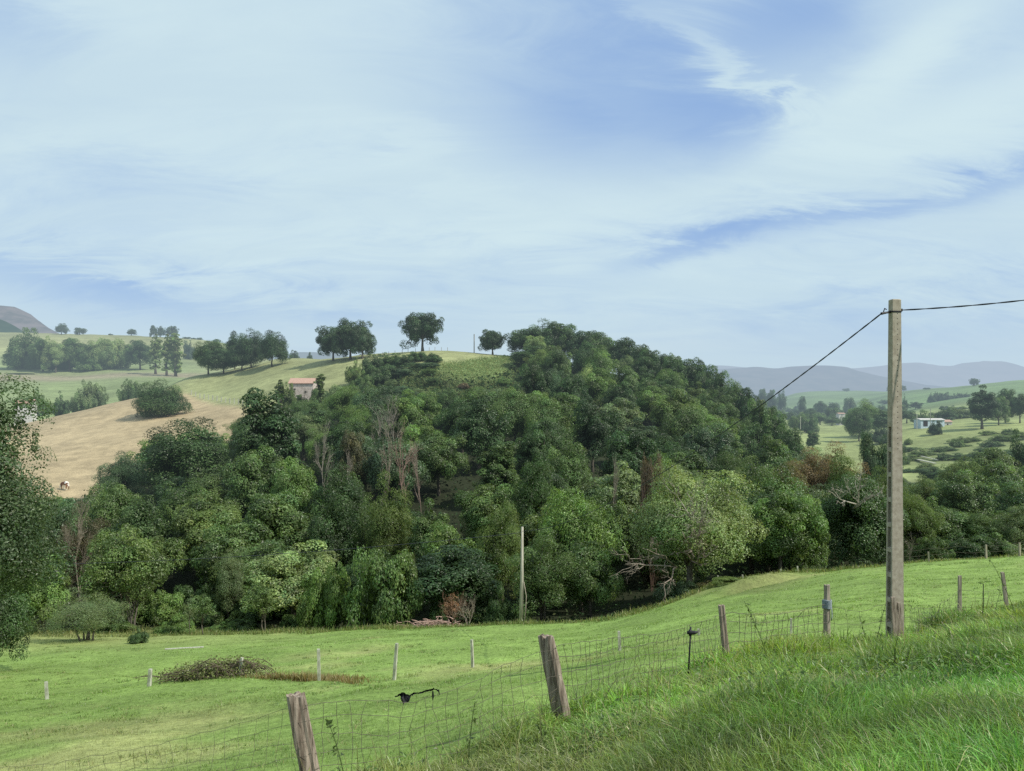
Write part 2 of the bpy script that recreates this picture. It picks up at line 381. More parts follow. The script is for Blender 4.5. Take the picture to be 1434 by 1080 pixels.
# ------------------------------------------------------------------ far mountains
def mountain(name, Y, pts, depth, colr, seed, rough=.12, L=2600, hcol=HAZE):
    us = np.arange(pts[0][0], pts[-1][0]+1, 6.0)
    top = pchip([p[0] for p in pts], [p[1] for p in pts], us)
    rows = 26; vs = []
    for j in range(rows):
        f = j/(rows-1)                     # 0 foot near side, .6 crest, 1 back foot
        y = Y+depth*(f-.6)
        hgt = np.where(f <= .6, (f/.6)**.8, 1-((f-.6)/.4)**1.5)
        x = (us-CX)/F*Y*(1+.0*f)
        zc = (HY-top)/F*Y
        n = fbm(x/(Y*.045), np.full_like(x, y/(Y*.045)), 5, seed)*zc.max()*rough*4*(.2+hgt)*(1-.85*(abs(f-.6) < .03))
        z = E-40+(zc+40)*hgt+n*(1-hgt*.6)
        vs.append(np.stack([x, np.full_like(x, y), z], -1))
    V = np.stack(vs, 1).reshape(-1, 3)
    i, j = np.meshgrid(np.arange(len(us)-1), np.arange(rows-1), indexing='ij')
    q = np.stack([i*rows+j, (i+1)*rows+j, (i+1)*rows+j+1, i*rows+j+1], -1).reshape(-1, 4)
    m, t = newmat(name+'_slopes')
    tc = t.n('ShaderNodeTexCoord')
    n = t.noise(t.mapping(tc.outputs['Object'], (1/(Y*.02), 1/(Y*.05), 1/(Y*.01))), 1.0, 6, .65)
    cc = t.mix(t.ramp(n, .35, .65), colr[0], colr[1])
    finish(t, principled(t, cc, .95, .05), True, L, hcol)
    return obj(name, mesh_np(name, V, [q], None, m, True), kind='structure')
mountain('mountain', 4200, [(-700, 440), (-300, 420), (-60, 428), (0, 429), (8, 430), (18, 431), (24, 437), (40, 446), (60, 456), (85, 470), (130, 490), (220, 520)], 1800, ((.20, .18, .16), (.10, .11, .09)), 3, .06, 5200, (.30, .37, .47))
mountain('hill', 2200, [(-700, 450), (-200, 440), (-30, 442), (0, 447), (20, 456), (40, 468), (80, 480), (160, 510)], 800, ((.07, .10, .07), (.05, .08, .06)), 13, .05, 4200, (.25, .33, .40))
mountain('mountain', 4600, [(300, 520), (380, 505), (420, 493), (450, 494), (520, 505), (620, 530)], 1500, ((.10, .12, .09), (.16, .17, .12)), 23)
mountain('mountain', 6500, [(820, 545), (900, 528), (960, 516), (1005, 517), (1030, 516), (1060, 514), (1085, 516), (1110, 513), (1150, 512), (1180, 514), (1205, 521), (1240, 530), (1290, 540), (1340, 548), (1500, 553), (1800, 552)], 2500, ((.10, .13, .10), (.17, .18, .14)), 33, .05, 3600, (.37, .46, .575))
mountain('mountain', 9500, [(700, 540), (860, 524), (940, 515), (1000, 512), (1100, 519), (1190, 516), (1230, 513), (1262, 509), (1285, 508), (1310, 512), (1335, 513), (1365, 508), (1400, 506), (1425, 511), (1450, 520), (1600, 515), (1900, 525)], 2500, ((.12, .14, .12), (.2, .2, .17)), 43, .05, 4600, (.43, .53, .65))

# ------------------------------------------------------------------ leaf and branch generators
def unit(n, r=rng):
    v = r.normal(size=(n, 3)); return v/np.linalg.norm(v, axis=1)[:, None]
def leaf_quads(C, N, size, asp=.6, r=rng):
    """diamond leaves: centre C, normal N"""
    n = len(C); rv = unit(n, r)
    t1 = np.cross(N, rv); t1 /= np.linalg.norm(t1, axis=1)[:, None]+1e-9
    t2 = np.cross(N, t1)
    s = np.asarray(size)*np.ones(n); L = t1*(s*.5)[:, None]; W = t2*(s*.5*asp)[:, None]
    bend = N*(s*.12)[:, None]
    V = np.stack([C-L-bend, C+W*1.0, C+L-bend, C-W*1.0], 1).reshape(-1, 3)
    q = np.arange(n*4).reshape(n, 4)
    return V, q
def crown(seed, W=7.0, Ht=8.0, z0=1.6, nclump=46, nleaf=9000, lsize=.34, shape='round', cr=(.9, 1.5), core=.25, up=.35, asp=.6, cvar=.22):
    r = np.random.default_rng(seed)
    a = W/2; cz = (Ht+z0)/2; b = (Ht-z0)/2
    d = unit(nclump*3, r); d = d[d[:, 2] > -.75][:nclump]
    lob = 1+.24*np.sin(d[:, 0]*3+seed)+.20*np.sin(d[:, 1]*4+seed*2)+.12*np.sin(d[:, 2]*5+seed*3)+r.uniform(-.16, .16, len(d))
    rad = r.uniform(.45, 1.0, len(d))**.6*lob
    rc = r.uniform(cr[0], cr[1], len(d))*W/7
    cl = d*rad[:, None]
    if shape == 'cone':
        h = r.uniform(0, 1, len(d))**.8; ang = r.uniform(0, 6.28, len(d)); rr = (1-h)**.7*.95*(.6+.4*r.uniform(0, 1, len(d)))
        P0 = np.stack([np.cos(ang)*rr*(a-.6), np.sin(ang)*rr*(a-.6), z0+h*(Ht-z0-.8)+.3], -1); rc *= (1.15-.75*h)
    elif shape == 'column':
        h = r.uniform(0, 1, len(d)); ang = r.uniform(0, 6.28, len(d)); rr = np.sin(np.pi*np.clip(h*.85+.12, 0, 1))**.5*r.uniform(.3, 1, len(d))
        P0 = np.stack([np.cos(ang)*rr*(a-.5), np.sin(ang)*rr*(a-.5), z0+h*(Ht-z0-.8)+.4], -1)
    elif shape == 'dome':
        cl[:, 2] = np.abs(cl[:, 2])
        P0 = np.stack([cl[:, 0]*(a-.5), cl[:, 1]*(a-.5), .5+cl[:, 2]*(Ht-1.3)], -1)
    else:
        P0 = np.stack([cl[:, 0]*(a-.7), cl[:, 1]*(a-.7), cz+cl[:, 2]*(b-.6)], -1)
    w = rc**2; w /= w.sum()
    k = r.choice(len(d), nleaf, p=w)
    ctr = np.array([0, 0, cz if shape != 'dome' else .5])
    dd = unit(nleaf, r); out = P0[k]-ctr; out /= np.linalg.norm(out, axis=1)[:, None]+1e-9
    dd = dd+out*.55+np.array([0, 0, .25]); dd /= np.linalg.norm(dd, axis=1)[:, None]
    lump = 1+.25*vnoise(dd[:, 0]*3+k*7.1, dd[:, 2]*3+dd[:, 1]*2, 5)*2
    rad = rc[k]*lump*r.uniform(.6, 1.12, nleaf)**.5
    C = P0[k]+dd*rad[:, None]*np.array([1, 1, .82])
    N = dd+unit(nleaf, r)*.55+np.array([0, 0, up]); N /= np.linalg.norm(N, axis=1)[:, None]
    S = lsize*r.uniform(.55, 1.3, nleaf)
    cb = 1+cvar*r.normal(size=len(d)); hue = r.normal(size=len(d))*.05
    val = np.clip(cb[k]*(1+.22*r.normal(size=nleaf)), .35, 2.2)
    colr = np.stack([val*(1+hue[k]+.06*r.normal(size=nleaf)), val, val*(1-hue[k]*.6)], -1)
    # inner leaves that close the crown, darkened to paint shade into its gaps
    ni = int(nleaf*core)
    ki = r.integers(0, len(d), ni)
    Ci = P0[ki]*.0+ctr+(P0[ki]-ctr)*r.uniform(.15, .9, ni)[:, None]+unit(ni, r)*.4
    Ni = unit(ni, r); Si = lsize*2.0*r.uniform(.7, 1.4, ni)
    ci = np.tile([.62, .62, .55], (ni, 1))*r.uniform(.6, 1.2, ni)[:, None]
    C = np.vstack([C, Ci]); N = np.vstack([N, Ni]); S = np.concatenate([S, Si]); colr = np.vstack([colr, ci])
    C[:, 2] = np.maximum(C[:, 2], .05)
    Vv, q = leaf_quads(C, N, S, asp, r)
    return Vv, q, np.repeat(np.clip(colr, .05, 3), 4, 0), P0
def trunk_mb(seed, P0, Ht, rad=.22, nb=9, multi=1, wob=.25):
    r = np.random.default_rng(seed); mb = MB()
    for s_ in range(multi):
        ang = r.uniform(0, 6.28); off = np.array([math.cos(ang), math.sin(ang), 0])*(.5 if multi > 1 else 0)
        top = np.array([off[0]*2.2+r.uniform(-.3, .3), off[1]*2.2+r.uniform(-.3, .3), Ht*.72])
        n = 7; ts = np.linspace(0, 1, n)[:, None]
        pts = off*(1-ts)*.6+top*ts+np.cumsum(r.normal(size=(n, 3))*wob*.3, 0)*np.array([1, 1, 0]); pts[0, 2] = -.35
        mb.tube(pts, rad/multi**.5*(1-.75*ts[:, 0])*np.array([1.35]+[1]*(n-1)), 7, jit=.08)
        for k in r.choice(len(P0), min(nb, len(P0)), replace=False):
            tt = r.uniform(.25, .85); p = top*tt; p = np.array([np.interp(tt, ts[:, 0], pts[:, i]) for i in range(3)])
            mid = (p+P0[k])/2+np.array([0, 0, -.15])+r.normal(size=3)*.2
            mb.tube([p, mid, P0[k]], np.array([.33, .2, .05])*rad*1.2/multi**.5, 5)
    return mb
def bare(seed, Ht=6.0, spread=.5, levels=4, rad=.12, stems=1, nchild=4, up=.25, fine=1.0):
    """leafless branching: recursive tapering limbs"""
    r = np.random.default_rng(seed); mb = MB()
    def grow(p, d, L, rd, lev):
        n = 4; pts = [p]; dd = d.copy()
        for i in range(n):
            dd = dd+r.normal(size=3)*.16+np.array([0, 0, up*.15]); dd /= np.linalg.norm(dd); pts.append(pts[-1]+dd*L/n)
        mb.tube(pts, np.linspace(rd, rd*.45, n+1), 4 if lev else 6, cap=(lev == 0))
        if lev >= levels-1: return
        for j in range(nchild if lev else nchild+2):
            f = r.uniform(.35, 1.0); i = min(int(f*n), n-1); q0 = pts[i]+(pts[i+1]-pts[i])*(f*n-i)
            nd = dd+unit(1, r)[0]*(spread+.35); nd[2] += up; nd /= np.linalg.norm(nd)
            grow(q0, nd, L*r.uniform(.45, .7), rd*.5*fine, lev+1)
    for s_ in range(stems):
        a = r.uniform(0, 6.28); lean = spread*.6 if stems > 1 else .08
        d0 = np.array([math.cos(a)*lean, math.sin(a)*lean, 1.0]); d0 /= np.linalg.norm(d0)
        grow(np.array([math.cos(a)*.15*(stems > 1), math.sin(a)*.15*(stems > 1), -.2]), d0, Ht*.62, rad, 0)
    return mb

PROTO = {}
def dims(V): return (np.percentile(np.hypot(V[:, 0], V[:, 1]), 97)*2, np.percentile(V[:, 2], 99.7))
def mk(kind, n, trunk=True, tk=None, **kw):
    PROTO[kind] = []
    for i in range(n):
        sd = (abs(hash(kind)) % 1 if False else sum(map(ord, kind)))*10+i
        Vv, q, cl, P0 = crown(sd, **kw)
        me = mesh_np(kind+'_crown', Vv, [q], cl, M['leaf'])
        tm = None
        if trunk: tm = trunk_mb(sd, P0, kw.get('Ht', 8.0), **(tk or {})).mesh(kind+'_trunk', M['bark'], True)
        PROTO[kind].append((me, tm, *dims(Vv)))
mk('broad', 8, nclump=84, nleaf=21000, lsize=.20, cr=(.55, 1.15), z0=.6, cvar=.28)
mk('big', 4, W=9, Ht=9, z0=.5, cvar=.28, nclump=130, nleaf=34000, lsize=.20, cr=(.65, 1.2))
mk('fine', 4, nclump=80, nleaf=24000, lsize=.15, cr=(.6, 1.15), z0=.6, asp=.4, cvar=.14, core=.3, tk=dict(multi=3, rad=.2))
mk('cone', 2, W=5, Ht=9.5, z0=.5, nclump=90, nleaf=19000, lsize=.20, cr=(.7, 1.25))
mk('column', 3, W=3.6, Ht=9, z0=.6, nclump=40, nleaf=5000, lsize=.26, shape='column', cr=(.5, .8), core=.1)
mk('oak', 6, W=9, Ht=9, z0=.3, nclump=100, nleaf=26000, lsize=.25, cr=(.5, 1.2), core=.3, tk=dict(rad=.34))
mk('young', 2, W=3, Ht=5, z0=1.2, nclump=26, nleaf=1800, lsize=.14, cr=(.7, 1.1), core=.02, tk=dict(rad=.06, nb=14))
mk('dome', 5, trunk=False, W=6, Ht=4, nclump=70, nleaf=15000, lsize=.17, shape='dome', cr=(.5, 1.0))
mk('meadowbush', 1, W=6, Ht=4.6, z0=.5, nclump=90, nleaf=22000, lsize=.10, cr=(.6, 1.0), asp=.35, cvar=.1, core=.06, tk=dict(multi=5, rad=.16, nb=12))
mk('lowtree', 1, W=7, Ht=8, z0=2.3, nclump=80, nleaf=18000, lsize=.19, cr=(.6, 1.1), core=.1, tk=dict(multi=5, rad=.22, nb=10))
mk('front', 2, W=10, Ht=10, z0=1.9, nclump=170, nleaf=62000, lsize=.155, cr=(.6, 1.15), tk=dict(rad=.3, nb=16))
def bproto(kind, n, **kw):
    PROTO[kind] = []
    for i in range(n):
        mb = bare(900+i+sum(map(ord, kind)), **kw); V, f = mb.arrays()
        PROTO[kind].append((None, mesh_np(kind+'_limbs', V, f, None, M['pale_bark']), *dims(V)))
bproto('bare', 3, Ht=7, spread=.45, levels=5, rad=.11, nchild=4)
bproto('twiggy', 2, Ht=5, spread=.55, levels=5, rad=.06, stems=4, nchild=3)

# tints: albedo of the leaves
T = dict(dark=(.040, .066, .030), deep=(.030, .052, .026), mid=(.062, .092, .040), olive=(.080, .106, .044), yellow=(.15, .19, .045),
         grey=(.095, .12, .075), blue=(.048, .074, .048), light=(.082, .122, .046), pale=(.13, .16, .085), rust=(.17, .12, .05), gold=(.17, .15, .06), pink=(.20, .12, .10))
T = {k_: (v_[0]*1.85, v_[1]*1.98, v_[2]*1.42) for k_, v_ in T.items() if k_ not in ('yellow', 'rust', 'gold', 'pink')} | {'yellow': (.135, .20, .06), 'rust': (.23, .165, .08), 'gold': (.19, .185, .08)}
LABELS_USED = {}
def tree(kind, u, Y, top, wpx, tint='mid', label='', name='broadleaf_tree', cat='tree', group=None, var=None, zrot=None, xyz=None, dz=0.0, fixed_h=None):
    pr = PROTO[kind]; me, tm, W0, H0 = pr[random.randrange(len(pr)) if var is None else var % len(pr)]
    p = P(u, Y, -.05+dz) if xyz is None else xyz
    ztop = E-(top-HY)/F*Y
    h = max(ztop-p.z, .4) if fixed_h is None else fixed_h
    w = wpx*Y/F
    zr = random.uniform(0, 6.28) if zrot is None else zrot
    s = (w/W0, w/W0, h/H0)
    tc_ = T[tint] if isinstance(tint, str) else tint
    props = dict(label=label, category=cat)
    if group: props['group'] = group
    if tm is None or me is None:
        o = obj(name, me or tm, None, p, **props); o.rotation_euler.z = zr; o.scale = s
        o.color = (*tc_, 1) if me else (*tc_, 1)
        return o
    o = empty(name, p, zr, **props); o.scale = s
    cr = obj('crown', me, o); cr.color = (*tc_, 1)
    obj('trunk', tm, o)
    return o

# ------------------------------------------------------------------ individually placed trees
SP = []        # (x, y, radius) kept free of the filling trees
def special(*a, free=.36, **k):
    o = tree(*a, **k); w = a[3] if len(a) > 3 else 50
    w = a[4] if len(a) > 4 else w
    SP.append((o.location.x, o.location.y, a[4]*a[2]/F*free if len(a) > 4 else 2))
    return o
# skyline trees of the near hill
special('oak', 592, 226, 438, 57, 'deep', label='lone round-topped tree on the hill crest, between the tree trio and the thin pole', name='oak_tree', group='trees on the hill skyline')
special('oak', 690, 224, 462, 37, 'deep', label='small lone tree on the hill crest just right of the thin pole', name='oak_tree', group='trees on the hill skyline')
special('oak', 467, 236, 457, 44, 'deep', label='left tree of the trio on the hill crest', name='oak_tree', group='trees on the hill skyline')
special('oak', 490, 232, 448, 54, 'deep', label='tallest, middle tree of the trio on the hill crest', name='oak_tree', group='trees on the hill skyline')
special('oak', 508, 230, 458, 42, 'deep', label='right tree of the trio on the hill crest', name='oak_tree', group='trees on the hill skyline')
for u, Y, top, w, lb in [(381, 252, 464, 42, 'right-hand oak of the dark grove left of the stone barn'), (352, 262, 462, 44, 'tall oak in the middle of the dark grove above the pale pasture'),
                         (329, 275, 465, 30, 'slim oak at the back of the dark grove'), (338, 262, 483, 44, 'low oak at the front of the dark grove'),
                         (292, 268, 477, 46, 'broad oak at the left end of the dark grove'), (313, 264, 490, 46, 'squat oak second from the left in the dark grove')]:
    special('big', u, Y, top, w*1.1, 'deep' if u > 300 else 'dark', label=lb, name='oak_tree', group='oaks of the hillside grove')
special('big', 228, 200, 533, 84, 'dark', label='lone broad bush in the middle of the brown pasture', name='bush', cat='bush', dz=-1.8)
for u, Y, top, w, lb in [(413, 420, 491, 20, 'long low dark tree on the skyline left of the tree trio'), (434, 420, 494, 12, 'tiny round tree on the skyline next to a low dark tree')]:
    tree('oak', u, Y, top, w, 'deep', label=lb, name='oak_tree', group='small trees on the far skyline', dz=0)
# far left ridge
for u, top, w, lb in [(86, 453, 20, 'second skyline tree right of the mountain foot, larger of that pair'), (112, 459, 17, 'small spreading skyline tree right of the mountain foot'), (184, 461, 14, 'single rounded tree alone on the far left ridge'),
                      (215, 456, 12, 'left peak of the twin trees on the far left ridge'), (225, 457, 12, 'right peak of the twin trees on the far left ridge'), (241, 457, 19, 'domed tree right of the twin trees on the far left ridge'),
                      (262, 472, 12, 'low bush on the far ridge, leftmost of four'), (271, 473, 9, 'low bush on the far ridge, second of four'), (279, 473, 10, 'low bush on the far ridge, third of four'), (303, 475, 14, 'low bush on the far ridge, rightmost of four'), (155, 467, 8, 'tiny bush on the far left ridge between larger trees')]:
    tree('dome' if top > 466 else 'oak', u, 790, top, w, 'blue', label=lb, name='ridge_tree', group='trees on the far left ridge')
tree('dome', 265, 610, 477, 17, 'blue', label='round bush on the far slope below the ridge bushes', name='bush', cat='bush')
# row of trees across the far left valley
row = [(36, 458, 40, 'blue', 'tall leafy tree at the left of the far valley row'), (60, 474, 30, 'dark', 'second tree of the far valley row'), (24, 485, 32, 'dark', 'low dark bush at the left end of the far valley row'),
       (78, 470, 26, 'grey', 'thin greyish tree of the far valley row'), (98, 472, 30, 'blue', 'fifth tree of the far valley row'), (52, 492, 36, 'dark', 'low bush in front of the far valley row, left'),
       (88, 490, 38, 'deep', 'low dark bush in front of the far valley row, middle'), (118, 480, 28, 'blue', 'rounded tree in the middle of the far valley row'), (126, 490, 36, 'dark', 'dark low bush below the pale trees of the far row'),
       (140, 474, 32, 'grey', 'pale grey-green tree of the far valley row'), (158, 472, 34, 'grey', 'widest pale tree of the far valley row'), (152, 496, 38, 'deep', 'dark low bush under the widest pale tree of the far row'),
       (176, 480, 26, 'blue', 'blue-green tree beside the dark round one of the far row'), (197, 475, 32, 'deep', 'dark round tree at the right end of the far valley row')]
for u, top, w, ti, lb in row:
    tree('broad' if w < 34 else 'dome', u, 505+random.uniform(-14, 14), top+2, w*1.3, {'blue': 'mid', 'dark': 'mid', 'deep': 'dark', 'grey': 'pale'}[ti], label=lb, name='valley_tree', group='row of trees across the far left valley')
for u, Y, top, w, lb in [(218, 470, 468, 13, 'slender poplar left of the poplar pair'), (234, 455, 468, 13, 'left poplar of the tall pale pair'), (246, 455, 467, 13, 'right poplar of the tall pale pair')]:
    tree('column', u, Y, top, w*1.6, 'pale', label=lb, name='poplar_tree', group='poplars above the brown pasture')
for u, Y, top, w, ti, lb in [(56, 300, 545, 40, 'mid', 'green bush right of the red-roofed cottage'), (86, 285, 549, 28, 'dark', 'small dark bush behind the crest of the brown pasture'), (128, 290, 534, 44, 'grey', 'twiggy grey-green bush behind the crest of the brown pasture'),
                             (107, 290, 545, 22, 'grey', 'low grey bush left of the twiggy one'), (181, 300, 532, 36, 'mid', 'rounded bush just left of the lone pasture bush'), (26, 480, 531, 40, 'mid', 'flat hedge patch in the far green field')]:
    tree('dome', u, Y, top, w, ti, label=lb, name='bush', cat='bush', group='bushes behind the brown pasture')
# shrubs below the hill crest
for i, (u, Y, top, w, ti) in enumerate([(500, 196, 501, 36, 'olive'), (520, 202, 496, 38, 'dark'), (543, 205, 494, 40, 'mid'), (565, 203, 497, 34, 'dark'), (586, 206, 493, 34, 'dark'), (608, 203, 495, 40, 'dark'), (505, 186, 515, 36, 'mid'), (530, 190, 512, 44, 'dark'), (560, 192, 512, 44, 'blue'), (596, 196, 508, 50, 'blue')]):
    where = ['left end', 'left part', 'middle', 'middle right', 'top right', 'right end', 'lower left', 'lower middle', 'lower middle right', 'lower right'][i]
    special('dome', u, Y, top, w, ti, label=f'dense shrub in the thicket under the hill crest, {where}', name='shrub', cat='shrub', group='thicket under the hill crest')
# ridge trees on the right shoulder of the wooded hill
ridge = [(737, 222, 461, 50), (762, 226, 449, 62), (790, 224, 453, 52), (742, 205, 484, 56), (820, 218, 464, 50), (843, 214, 466, 44), (868, 210, 474, 52), (893, 206, 484, 48), (915, 200, 491, 48), (940, 196, 498, 46), (962, 190, 503, 46), (985, 186, 511, 44), (1005, 180, 521, 40), (1028, 172, 532, 34), (1046, 166, 544, 40), (1064, 156, 560, 40), (1085, 146, 578, 44), (1106, 138, 596, 46)]
rl = ['at its high left end, beside the bare dome', 'largest, at its highest point', 'just right of its highest point', 'in front of its left end'] + [f'{o} step down to the right' for o in ('first', 'second', 'third', 'fourth', 'fifth', 'sixth', 'seventh', 'eighth', 'ninth', 'tenth', 'eleventh', 'twelfth', 'thirteenth', 'fourteenth')]
for (u, Y, top, w), lb in zip(ridge, rl):
    special('broad' if w < 60 else 'big', u, Y, top, w*1.12, random.choice(['dark', 'deep', 'mid', 'dark']), label=f'tree on the wooded ridge line, {lb}', group='trees along the wooded ridge line')
for u, Y, top, w, ti, lb in [(403, 178, 536, 24, 'olive', 'scruffy bush against the lower left of the stone barn'), (421, 179, 553, 26, 'mid', 'bush hiding the foot of the stone barn'), (441, 178, 545, 22, 'mid', 'bush at the lower right of the stone barn')]:
    special('dome', u, Y, top, w, ti, label=lb, name='shrub', cat='shrub')
special('bare', 424, 177, 540, 22, (.7, .68, .6), label='bare thin tree in front of the stone barn wall', name='bare_tree', free=.2)
# the wood: trees one can pick out
special('cone', 376, 108, 546, 84, 'deep', label='tall dark narrow-crowned tree standing above the left part of the wood', name='tall_tree', var=1)
special('cone', 440, 140, 566, 60, 'dark', label='dark narrow tree just below the stone barn', name='tall_tree', var=0)
special('column', 449, 178, 524, 18, 'olive', label='narrow leafy tree against the right side of the stone barn', name='slim_tree')
special('column', 392, 176, 532, 22, 'olive', label='narrow leafy tree against the left side of the stone barn', name='slim_tree')
special('lowtree', 182, 67, 736, 118, 'yellow', label='yellow-green topped tree with several thin trunks behind the meadow', name='multi_trunk_tree')
special('broad', 62, 64, 783, 92, 'light', label='fresh bright green tree at the far left meadow edge', var=2)
special('broad', 20, 70, 790, 60, 'mid', label='half hidden green tree between the left oak and the bright green tree', var=3)
special('fine', 117, 78, 704, 66, (.15, .14, .085), label='brownish thin-leaved tree behind the yellow-green topped tree', name='feathery_tree')
special('big', 262, 122, 588, 140, 'dark', label='wide dark tree above the left of the wood, nearest the brown pasture', var=1)
special('fine', 165, 118, 652, 70, 'blue', label='blue-green tree at the lower corner of the brown pasture', name='feathery_tree')
special('front', 965, 61, 656, 186, 'pale', label='big pale-leaved spreading tree with bare lower branches at the meadow edge', name='spreading_tree', var=0)
special('broad', 1092, 66, 688, 92, 'light', label='bright green tree at the meadow edge, right of the big pale tree', var=0)
special('broad', 1128, 67, 694, 70, 'light', label='smaller bright green tree, second right of the big pale tree', var=4)
special('big', 1200, 70, 664, 128, 'dark', label='dark tree with white dead branches just left of the concrete pole', var=2)
special('fine', 765, 62, 738, 118, 'mid', label='fine-leaved bushy tree right behind the slim pale pole', name='feathery_tree', var=0)
special('broad', 826, 62, 762, 100, 'mid', label='rounded bushy tree right of the slim pole, at the dark hollow', var=1)
special('broad', 645, 72, 736, 100, 'light', label='fresh green tree left of the slim pole above the pink brushwood', var=5)
special('fine', 700, 70, 705, 90, 'olive', label='olive rounded tree behind and left of the slim pole top', name='feathery_tree')
special('dome', 465, 64, 790, 84, 'light', label='broad leafy hazel bush with a dark foot at the meadow edge, left one of two', name='bush', cat='bush')
special('dome', 545, 62, 770, 104, 'mid', label='broad leafy hazel bush with a dark foot at the meadow edge, right one of two', name='bush', cat='bush')
special('broad', 375, 74, 758, 100, 'mid', label='rounded tree at the edge of the wood behind the small yellow-green tree')
special('fine', 325, 72, 770, 66, 'grey', label='grey-green feathery tree left of the small yellow-green tree', name='feathery_tree')
special('fine', 545, 80, 662, 80, 'olive', label='rounded olive tree below the bare pinkish trees', name='feathery_tree')
special('cone', 600, 78, 700, 60, 'mid', label='upright tree in the hollow below the bare trees', name='tall_tree')
special('cone', 823, 78, 704, 60, 'light', label='small upright light green tree up from the dark hollow', name='tall_tree')
special('fine', 745, 84, 640, 96, 'dark', label='dark tree with drooping foliage in the centre of the wood', name='feathery_tree')
# small meadow-side plants
tree('meadowbush', 122, 55, 827, 108, 'grey', label='feathery many-stemmed bush standing alone on the left of the meadow', name='bush', cat='bush')
tree('dome', 193, 52, 878, 32, 'dark', label='small dark knee-high bush on the meadow right of the feathery bush', name='bush', cat='bush')
tree('young', 266, 64, 833, 26, 'grey', label='thin pale sapling at the meadow edge, left of a pair', name='young_tree', var=0)
tree('young', 284, 62, 834, 34, 'mid', label='thin leafy sapling at the meadow edge, right of a pair', name='young_tree', var=1)
tree('young', 369, 64, 818, 40, 'yellow', label='small yellow-green tree with thin trunk at the meadow edge', name='young_tree', var=0)
tree('young', 366, 64.5, 822, 40, 'yellow', label='bushy yellow-green companion of the small meadow-edge tree', name='young_tree', var=1)
for u, Y, top, w, ti, lb in [(243, 66, 862, 60, 'light', 'low bright bramble left of the two saplings'), (312, 66, 870, 46, 'light', 'low bright bramble right of the two saplings'), (345, 67, 868, 40, 'mid', 'low bramble left of the small yellow-green tree'),
                             (415, 66, 862, 40, 'mid', 'low bramble right of the small yellow-green tree'), (955, 58, 812, 70, 'blue', 'low dark bush under the bare branches of the pale tree'), (990, 60, 815, 46, 'gold', 'dry brown weeds at the foot of the big pale tree'),
                             (700, 61, 815, 46, 'dark', 'low dark bush at the foot of the slim pole, left side'), (1030, 54, 815, 70, 'olive', 'low scrubby patch on the meadow bank'), (1140, 66, 780, 40, 'mid', 'low bush under the bright green trees'), (150, 66, 862, 60, 'mid', 'low undergrowth behind the feathery meadow bush')]:
    tree('dome', u, Y, top, w, ti, label=lb, name='low_bush', cat='bush')
for i in range(30):
    u = 215+i*15.5+random.uniform(-5, 5)
    if 520 < u < 610 or 430 < u < 500: continue
    Y = interp(u, FMIN)+random.uniform(3.5, 9); p_ = P(u, Y)
    ti = random.choice(['mid', 'dark', 'light', 'olive', 'dark'])
    tree('dome', u, Y, 0, random.uniform(44, 74), ti, label='low bush filling the shaded foot of the wood behind the meadow', name='low_bush', cat='bush', group='low bushes along the foot of the wood', fixed_h=random.uniform(1.6, 3.4))
# rust-topped willow scrub right of the wood
for i, (u, Y, top, w, ti) in enumerate([(1130, 96, 628, 60, 'rust'), (1165, 94, 620, 66, 'rust'), (1095, 92, 648, 60, 'gold'), (1185, 90, 634, 50, 'olive'), (1060, 100, 640, 60, 'olive')]):
    special('fine', u, Y, top, w*1.45, ti, label=['rust-topped', 'tallest rust-topped', 'golden-brown', 'olive right-hand', 'olive left-hand'][i]+' willow shrub between the ridge end and the concrete pole', name='willow_shrub', cat='shrub', group='rusty willow shrubs')
# right of the concrete pole
rt = [(1283, 72, 692, 66, 'olive', 'fine', 'thin-trunked feathery tree directly right of the concrete pole'), (1330, 74, 700, 74, 'mid', 'broad', 'rounded tree second right of the concrete pole'), (1380, 72, 716, 80, 'mid', 'fine', 'bushy tree at the right meadow edge'),
      (1425, 70, 706, 70, 'grey', 'fine', 'grey-green bushy tree touching the right picture edge'), (1355, 92, 662, 90, 'mid', 'broad', 'rounded tree behind the right meadow edge'), (1410, 96, 650, 80, 'mid', 'broad', 'tree high behind the right meadow edge, near the picture edge'),
      (1300, 96, 668, 60, 'olive', 'fine', 'pale olive bush behind the feathery tree'), (1345, 112, 640, 60, 'olive', 'fine', 'uppermost olive bush below the right pasture'), (1395, 118, 628, 70, 'olive', 'broad', 'top tree of the right-hand scrub'),
      (1432, 120, 604, 40, 'deep', 'broad', 'dark tree cut by the right picture edge'), (1450, 82, 680, 90, 'dark', 'broad', 'dark tree just reaching in at the right edge'), (1310, 66, 752, 50, 'mid', 'dome', 'low bush along the right meadow fence, nearest the pole'),
      (1352, 66, 748, 60, 'dark', 'dome', 'low bush along the right meadow fence, middle'), (1402, 66, 742, 60, 'mid', 'dome', 'low bush along the right meadow fence, right'), (1242, 88, 655, 60, 'olive', 'fine', 'olive bush hidden half behind the concrete pole'),
      (1222, 110, 606, 36, 'blue', 'broad', 'blue-green tree just left of the concrete pole'), (1248, 112, 610, 40, 'blue', 'fine', 'blue-green tree behind the concrete pole'), (1470, 100, 640, 80, 'mid', 'broad', 'tree beyond the right edge of the scrub')]
for u, Y, top, w, ti, kd, lb in rt:
    special(kd, u, Y, top, w*1.1, ti, label=lb, name='bush' if kd == 'dome' else 'broadleaf_tree', cat='bush' if kd == 'dome' else 'tree')
